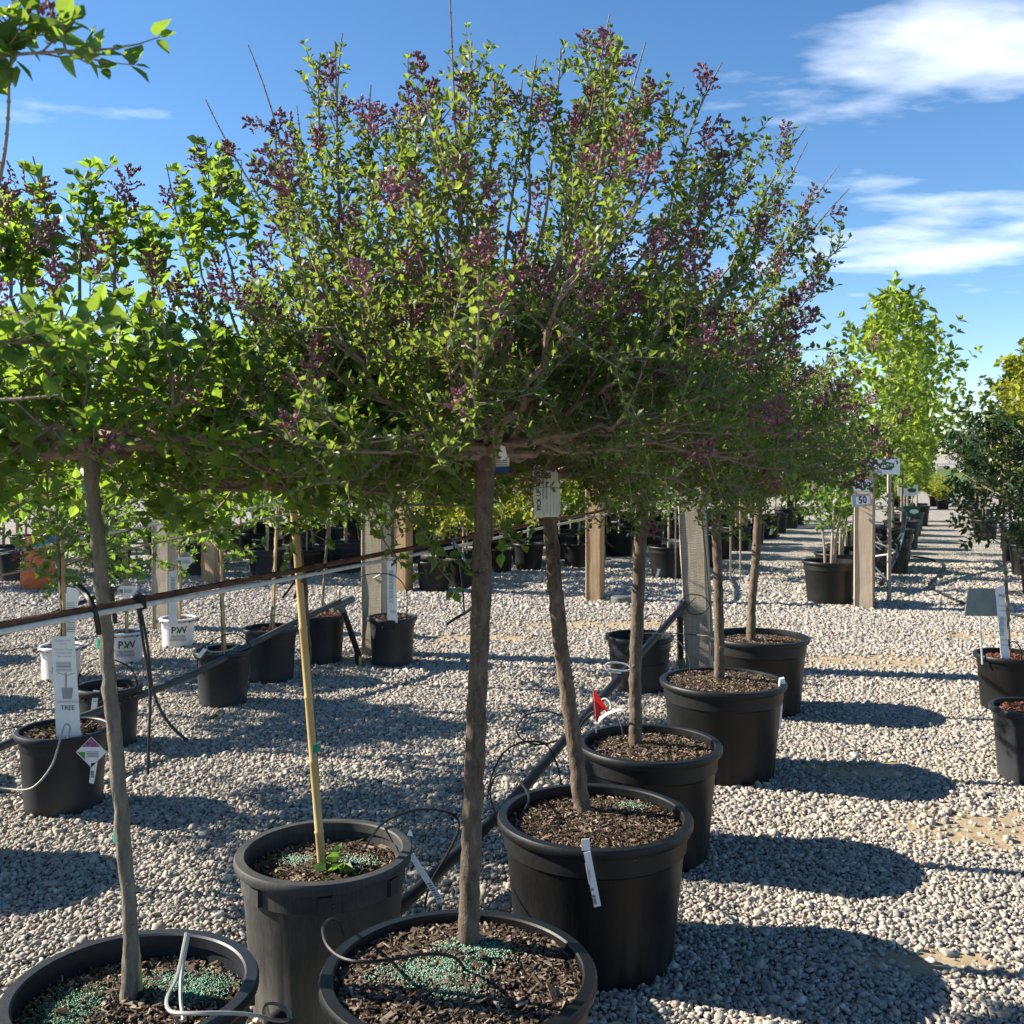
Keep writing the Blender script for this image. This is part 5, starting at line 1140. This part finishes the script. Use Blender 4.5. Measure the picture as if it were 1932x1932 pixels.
drip('black tube springing from the slanting pipe above the spare pot', [(1240, 1195, 6.9), (1250, 1165, 6.9), (1225, 1160, 6.9), (1195, 1190, 6.7), (1185, 1200, 6.6)], .0036)
drip('pale tube loop curling from the ORNAMENTAL TREE pot', [(128, 1395, 4.5), (132, 1372, 4.45), (122, 1368, 4.42), (112, 1400, 4.38), (100, 1440, 4.36), (75, 1475, 4.36), (50, 1490, 4.36), (10, 1488, 4.4), (-40, 1480, 4.4)], .0042, 'tube_grey')
drip('black tube hoop over the slate pot behind the sleeve', [(148, 1305, 5.6), (150, 1270, 5.6), (175, 1245, 5.62), (215, 1245, 5.65), (250, 1265, 5.68), (262, 1300, 5.7)], .004)
drip('black tube hoop over the crossed slate pot', [(372, 1265, 6.45), (375, 1230, 6.45), (400, 1210, 6.5), (440, 1195, 6.5), (470, 1215, 6.4), (478, 1260, 6.35)], .004)
drip('pale tube end looped at the crossed slate pot', [(390, 1218, 6.5), (393, 1228, 6.45), (410, 1230, 6.4), (435, 1225, 6.4), (455, 1212, 6.42)], .005, 'tube_grey')
drip('thin tube hanging down the front of the crossed slate pot', [(425, 1250, 6.38), (450, 1300, 6.36), (455, 1340, 6.36), (440, 1360, 6.36), (420, 1378, 6.2)], .003)
drip('black tube arch over the handled slate pot', [(470, 1185, 7.2), (490, 1170, 7.2), (520, 1160, 7.2), (548, 1165, 7.15), (560, 1180, 7.1)], .004)
drip('black tube arch beside the bolted grey post', [(640, 1135, 7.6), (645, 1110, 7.6), (690, 1085, 7.6), (740, 1085, 7.6), (765, 1110, 7.65), (768, 1150, 7.7), (765, 1180, 7.75)], .004)
drip('black tube arch in the far edge pot by the printed tag', [(1895, 1255, 6.35), (1898, 1225, 6.35), (1912, 1210, 6.35), (1926, 1225, 6.35), (1928, 1250, 6.35)], .004)
drip('black tube low on the gravel at the left pipe', [(-20, 1385, 4.9), (30, 1372, 4.9), (60, 1375, 4.95), (72, 1395, 5.0), (75, 1420, 5.0)], .004)
for k in range(6):                                     # tangle of tubes at the numbered row
    R_ = random.Random(k + 3); b = Vector((4.2 + .43 * k * .55, 11.6 + k * .55, .35)); pts = [b + Vector((R_.uniform(-.2, .2), R_.uniform(-.2, .2), R_.uniform(-.2, .35))) for _ in range(7)]
    line_obj('drip_tube', 'tangled drip tubes hung along the numbered row', 'tube', pts, .009, M['pipe'] if k % 3 else M['tube_white'], 40, 6, 'tangled tubes on the numbered row')
line_obj('supply_pipe', 'black pipe rising along the numbered row', 'pipe', [(4.15, 11.5, .15), (4.9, 13, .4), (5.6, 14.6, .75), (5.8, 15.4, .8)], .03, M['pipe'], 20, 8)
line_obj('ground_strand', 'dark strand snaking across the far gravel path', 'hose', [(5.0, 9.9, .03), (4.78, 10.6, .03), (4.86, 11.6, .03), (5.05, 12.4, .03), (5.75, 13.7, .03), (6.3, 15.2, .03), (6.1, 16.6, .03), (6.9, 18.4, .03)], .016, M['ink'], 50, 6)  # thin matte dark tube laid along a dark track on the gravel
# blue flagging tape, orange barrel
bt = empty('flagging_tape', P(90, 1022, 4.7), 'strip of bright blue flagging tape on a sapling', 'tape'); mb = MB(); pts = [(-.045, 0, -.02), (-.01, 0, .0), (.04, .0, .03)]
mb.prism([(-.055, 0, -.03), (.03, 0, .005), (.035, 0, .028), (-.045, 0, .0)], (0, .002, 0)); mb.build('strip', M['blue_tape'], bt, tint=False)
bb = MB(); bb.lathe([(.17, 0), (.19, .05), (.19, .3), (.2, .32), (.19, .34), (.185, .6), (.17, .62), (.0, .62)], 24); o = bb.build('orange_barrel', M['orange'], None, True, loc=(-5.65, 12.2, 0), tint=False); tag(o, 'rusty orange barrel among the far pots', 'barrel')

# weeds in the gravel
for (px, py, lab) in ((1920, 1465, 'green weed growing at the foot of the red-mulched pot'), (1255, 1497, 'tiny weed tuft in gravel behind the straight trunk'), (405, 1358, 'small weed tuft in gravel below the crossed slate pot')):
    Y = CAM_H * 1932 / (py - 858); p = P(px, py, Y); pl = Plant(int(px)); r_ = empty('weed', (p.x, p.y, 0), lab, 'weed')
    for k in range(12): pl.lp.append(np.array([0, 0, .005])); pl.ld.append(np.array([*pl.R.normal(0, 1, 2), pl.R.uniform(.4, 1.6)])); pl.ls.append(pl.R.uniform(.03, .07) * (1.6 if px > 1800 else .7))
    inst(pl.leaf_mesh(M['leaf_green'], LEAF_N), 'leaves', r_, kind='stuff')

# ------------------------------------------------------------------ distance: field, fence, tree line, wires
m = mat('mown_field'); g = NG(m); v = g.coords((1, .2, 1))
g.bsdf(g.ramp(g.noise(.25, 6, v, .6), [(.3, (.07, .115, .028)), (.7, (.135, .18, .045))]), .9, .1, g.bump(g.noise(4, 4, v), .4, .1)); M['field'] = m
mb = MB(); mb.add([(-300, 54, .01), (400, 54, .01), (600, 116, .01), (-500, 116, .01)], [(0, 1, 2, 3)]); tag(mb.build('field', M['field'], tint=False), kind='structure')
fe = empty('wire_fence', (10, 53, 0), 'low wire mesh fence in front of the green field', 'fence')
for k in range(22):
    mb = MB(); mb.tube([(k * 2.4, 0, 0), (k * 2.4, 0, 1.15)], .03, 6); mb.build('fence_post', M['steel'], fe, True, tint=False)
mb = MB(); mb.tube([(0, 0, 1.12), (50.4, 0, 1.12)], .02, 6); mb.build('top_rail', M['steel'], fe, True, tint=False)
mb = MB()
for k in range(168): x = k * .3; mb.tube([(x, -.01, .05), (x + .3, -.01, 1.1)], .004, 3, False); mb.tube([(x + .3, .01, .05), (x, .01, 1.1)], .004, 3, False)
mb.build('mesh', M['steel'], fe, tint=False, kind='stuff')
def far_tree(seed, H, R, n=2600):
    pl = Plant(seed); rg = pl.R; V = np.array
    root = empty('tree', (0, 0, 0), 'pale hazy tree in the distant tree line beyond the field', 'tree', 'distant tree line')
    mb = MB(); mb.tube([(0, 0, 0), (rg.normal(0, .1), 0, H * .35), (rg.normal(0, .2), 0, H * .8)], [H * .025, H * .018, H * .005], 7); 
    for k in range(40):
        az = rg.uniform(0, 6.28); t = rg.uniform(.2, .95); L = R * math.sin(math.pi * (.12 + .8 * t)) ** .6 * rg.uniform(.6, 1.05); p = V([0, 0, H * t * .85]); d = V([math.cos(az), math.sin(az), .6]); e = p + d * L
        mb.tube([p, (p + e) / 2 + rg.normal(0, .08, 3), e], [.05, .03, .01], 4)
        for j in range(int(n / 40)):
            u = rg.uniform(.35, 1.05); pl.lp.append(p + d * L * u + rg.normal(0, .28, 3)); pl.ld.append(rg.normal(0, 1, 3)); pl.ls.append(rg.uniform(.16, .34))
    mb.build('trunk', M['bark_grey'], root, True, tint=False); c = inst(pl.leaf_mesh(M['leaf_far'], LEAF_R), 'crown', root, kind='stuff'); return root
ft = [far_tree(91, 6.2, 2.4), far_tree(92, 7.2, 2.2), far_tree(93, 5.0, 2.6)]
index_kids(); R_ = random.Random(5); k = 0
xs = [-40 + i * 4.4 + R_.uniform(-1, 1) for i in range(34)]
for i, x in enumerate(xs):
    src = ft[i % 3]; loc = (x, 118 + R_.uniform(0, 9), 0); s_ = R_.uniform(.7, 1.1)
    if i < 3: src.location = loc; src.scale = (s_,) * 3
    else: dup(src, loc, R_.uniform(0, 6), s_)
for (x, lab) in ((12, 'wooden utility pole hidden behind the lilac crowns'), (120, 'wooden utility pole carrying the wires past the field')):
    r_ = empty('utility_pole', (x, 95, 0), lab, 'pole'); mb = MB(); mb.tube([(0, 0, 0), (0, 0, 8.2)], [.16, .11], 10); mb.build('shaft', M['wood_grey'], r_, True, tint=False)
    mb = MB(); mb.box((0, 0, 7.6), (.12, 1.8, .12)); mb.build('crossarm', M['wood_grey'], r_, tint=False)
for k, z in enumerate((5.4, 6.6, 7.55)):
    line_obj('power_line', ('lowest', 'middle', 'topmost')[k] + ' power line strung across the sky beyond the field', 'wire', [(12, 95, z), (40, 95, z - .55), (66, 95, z - .75), (92, 95, z - .55), (120, 95, z)], .014, M['pipe_grey'], 40, 5)
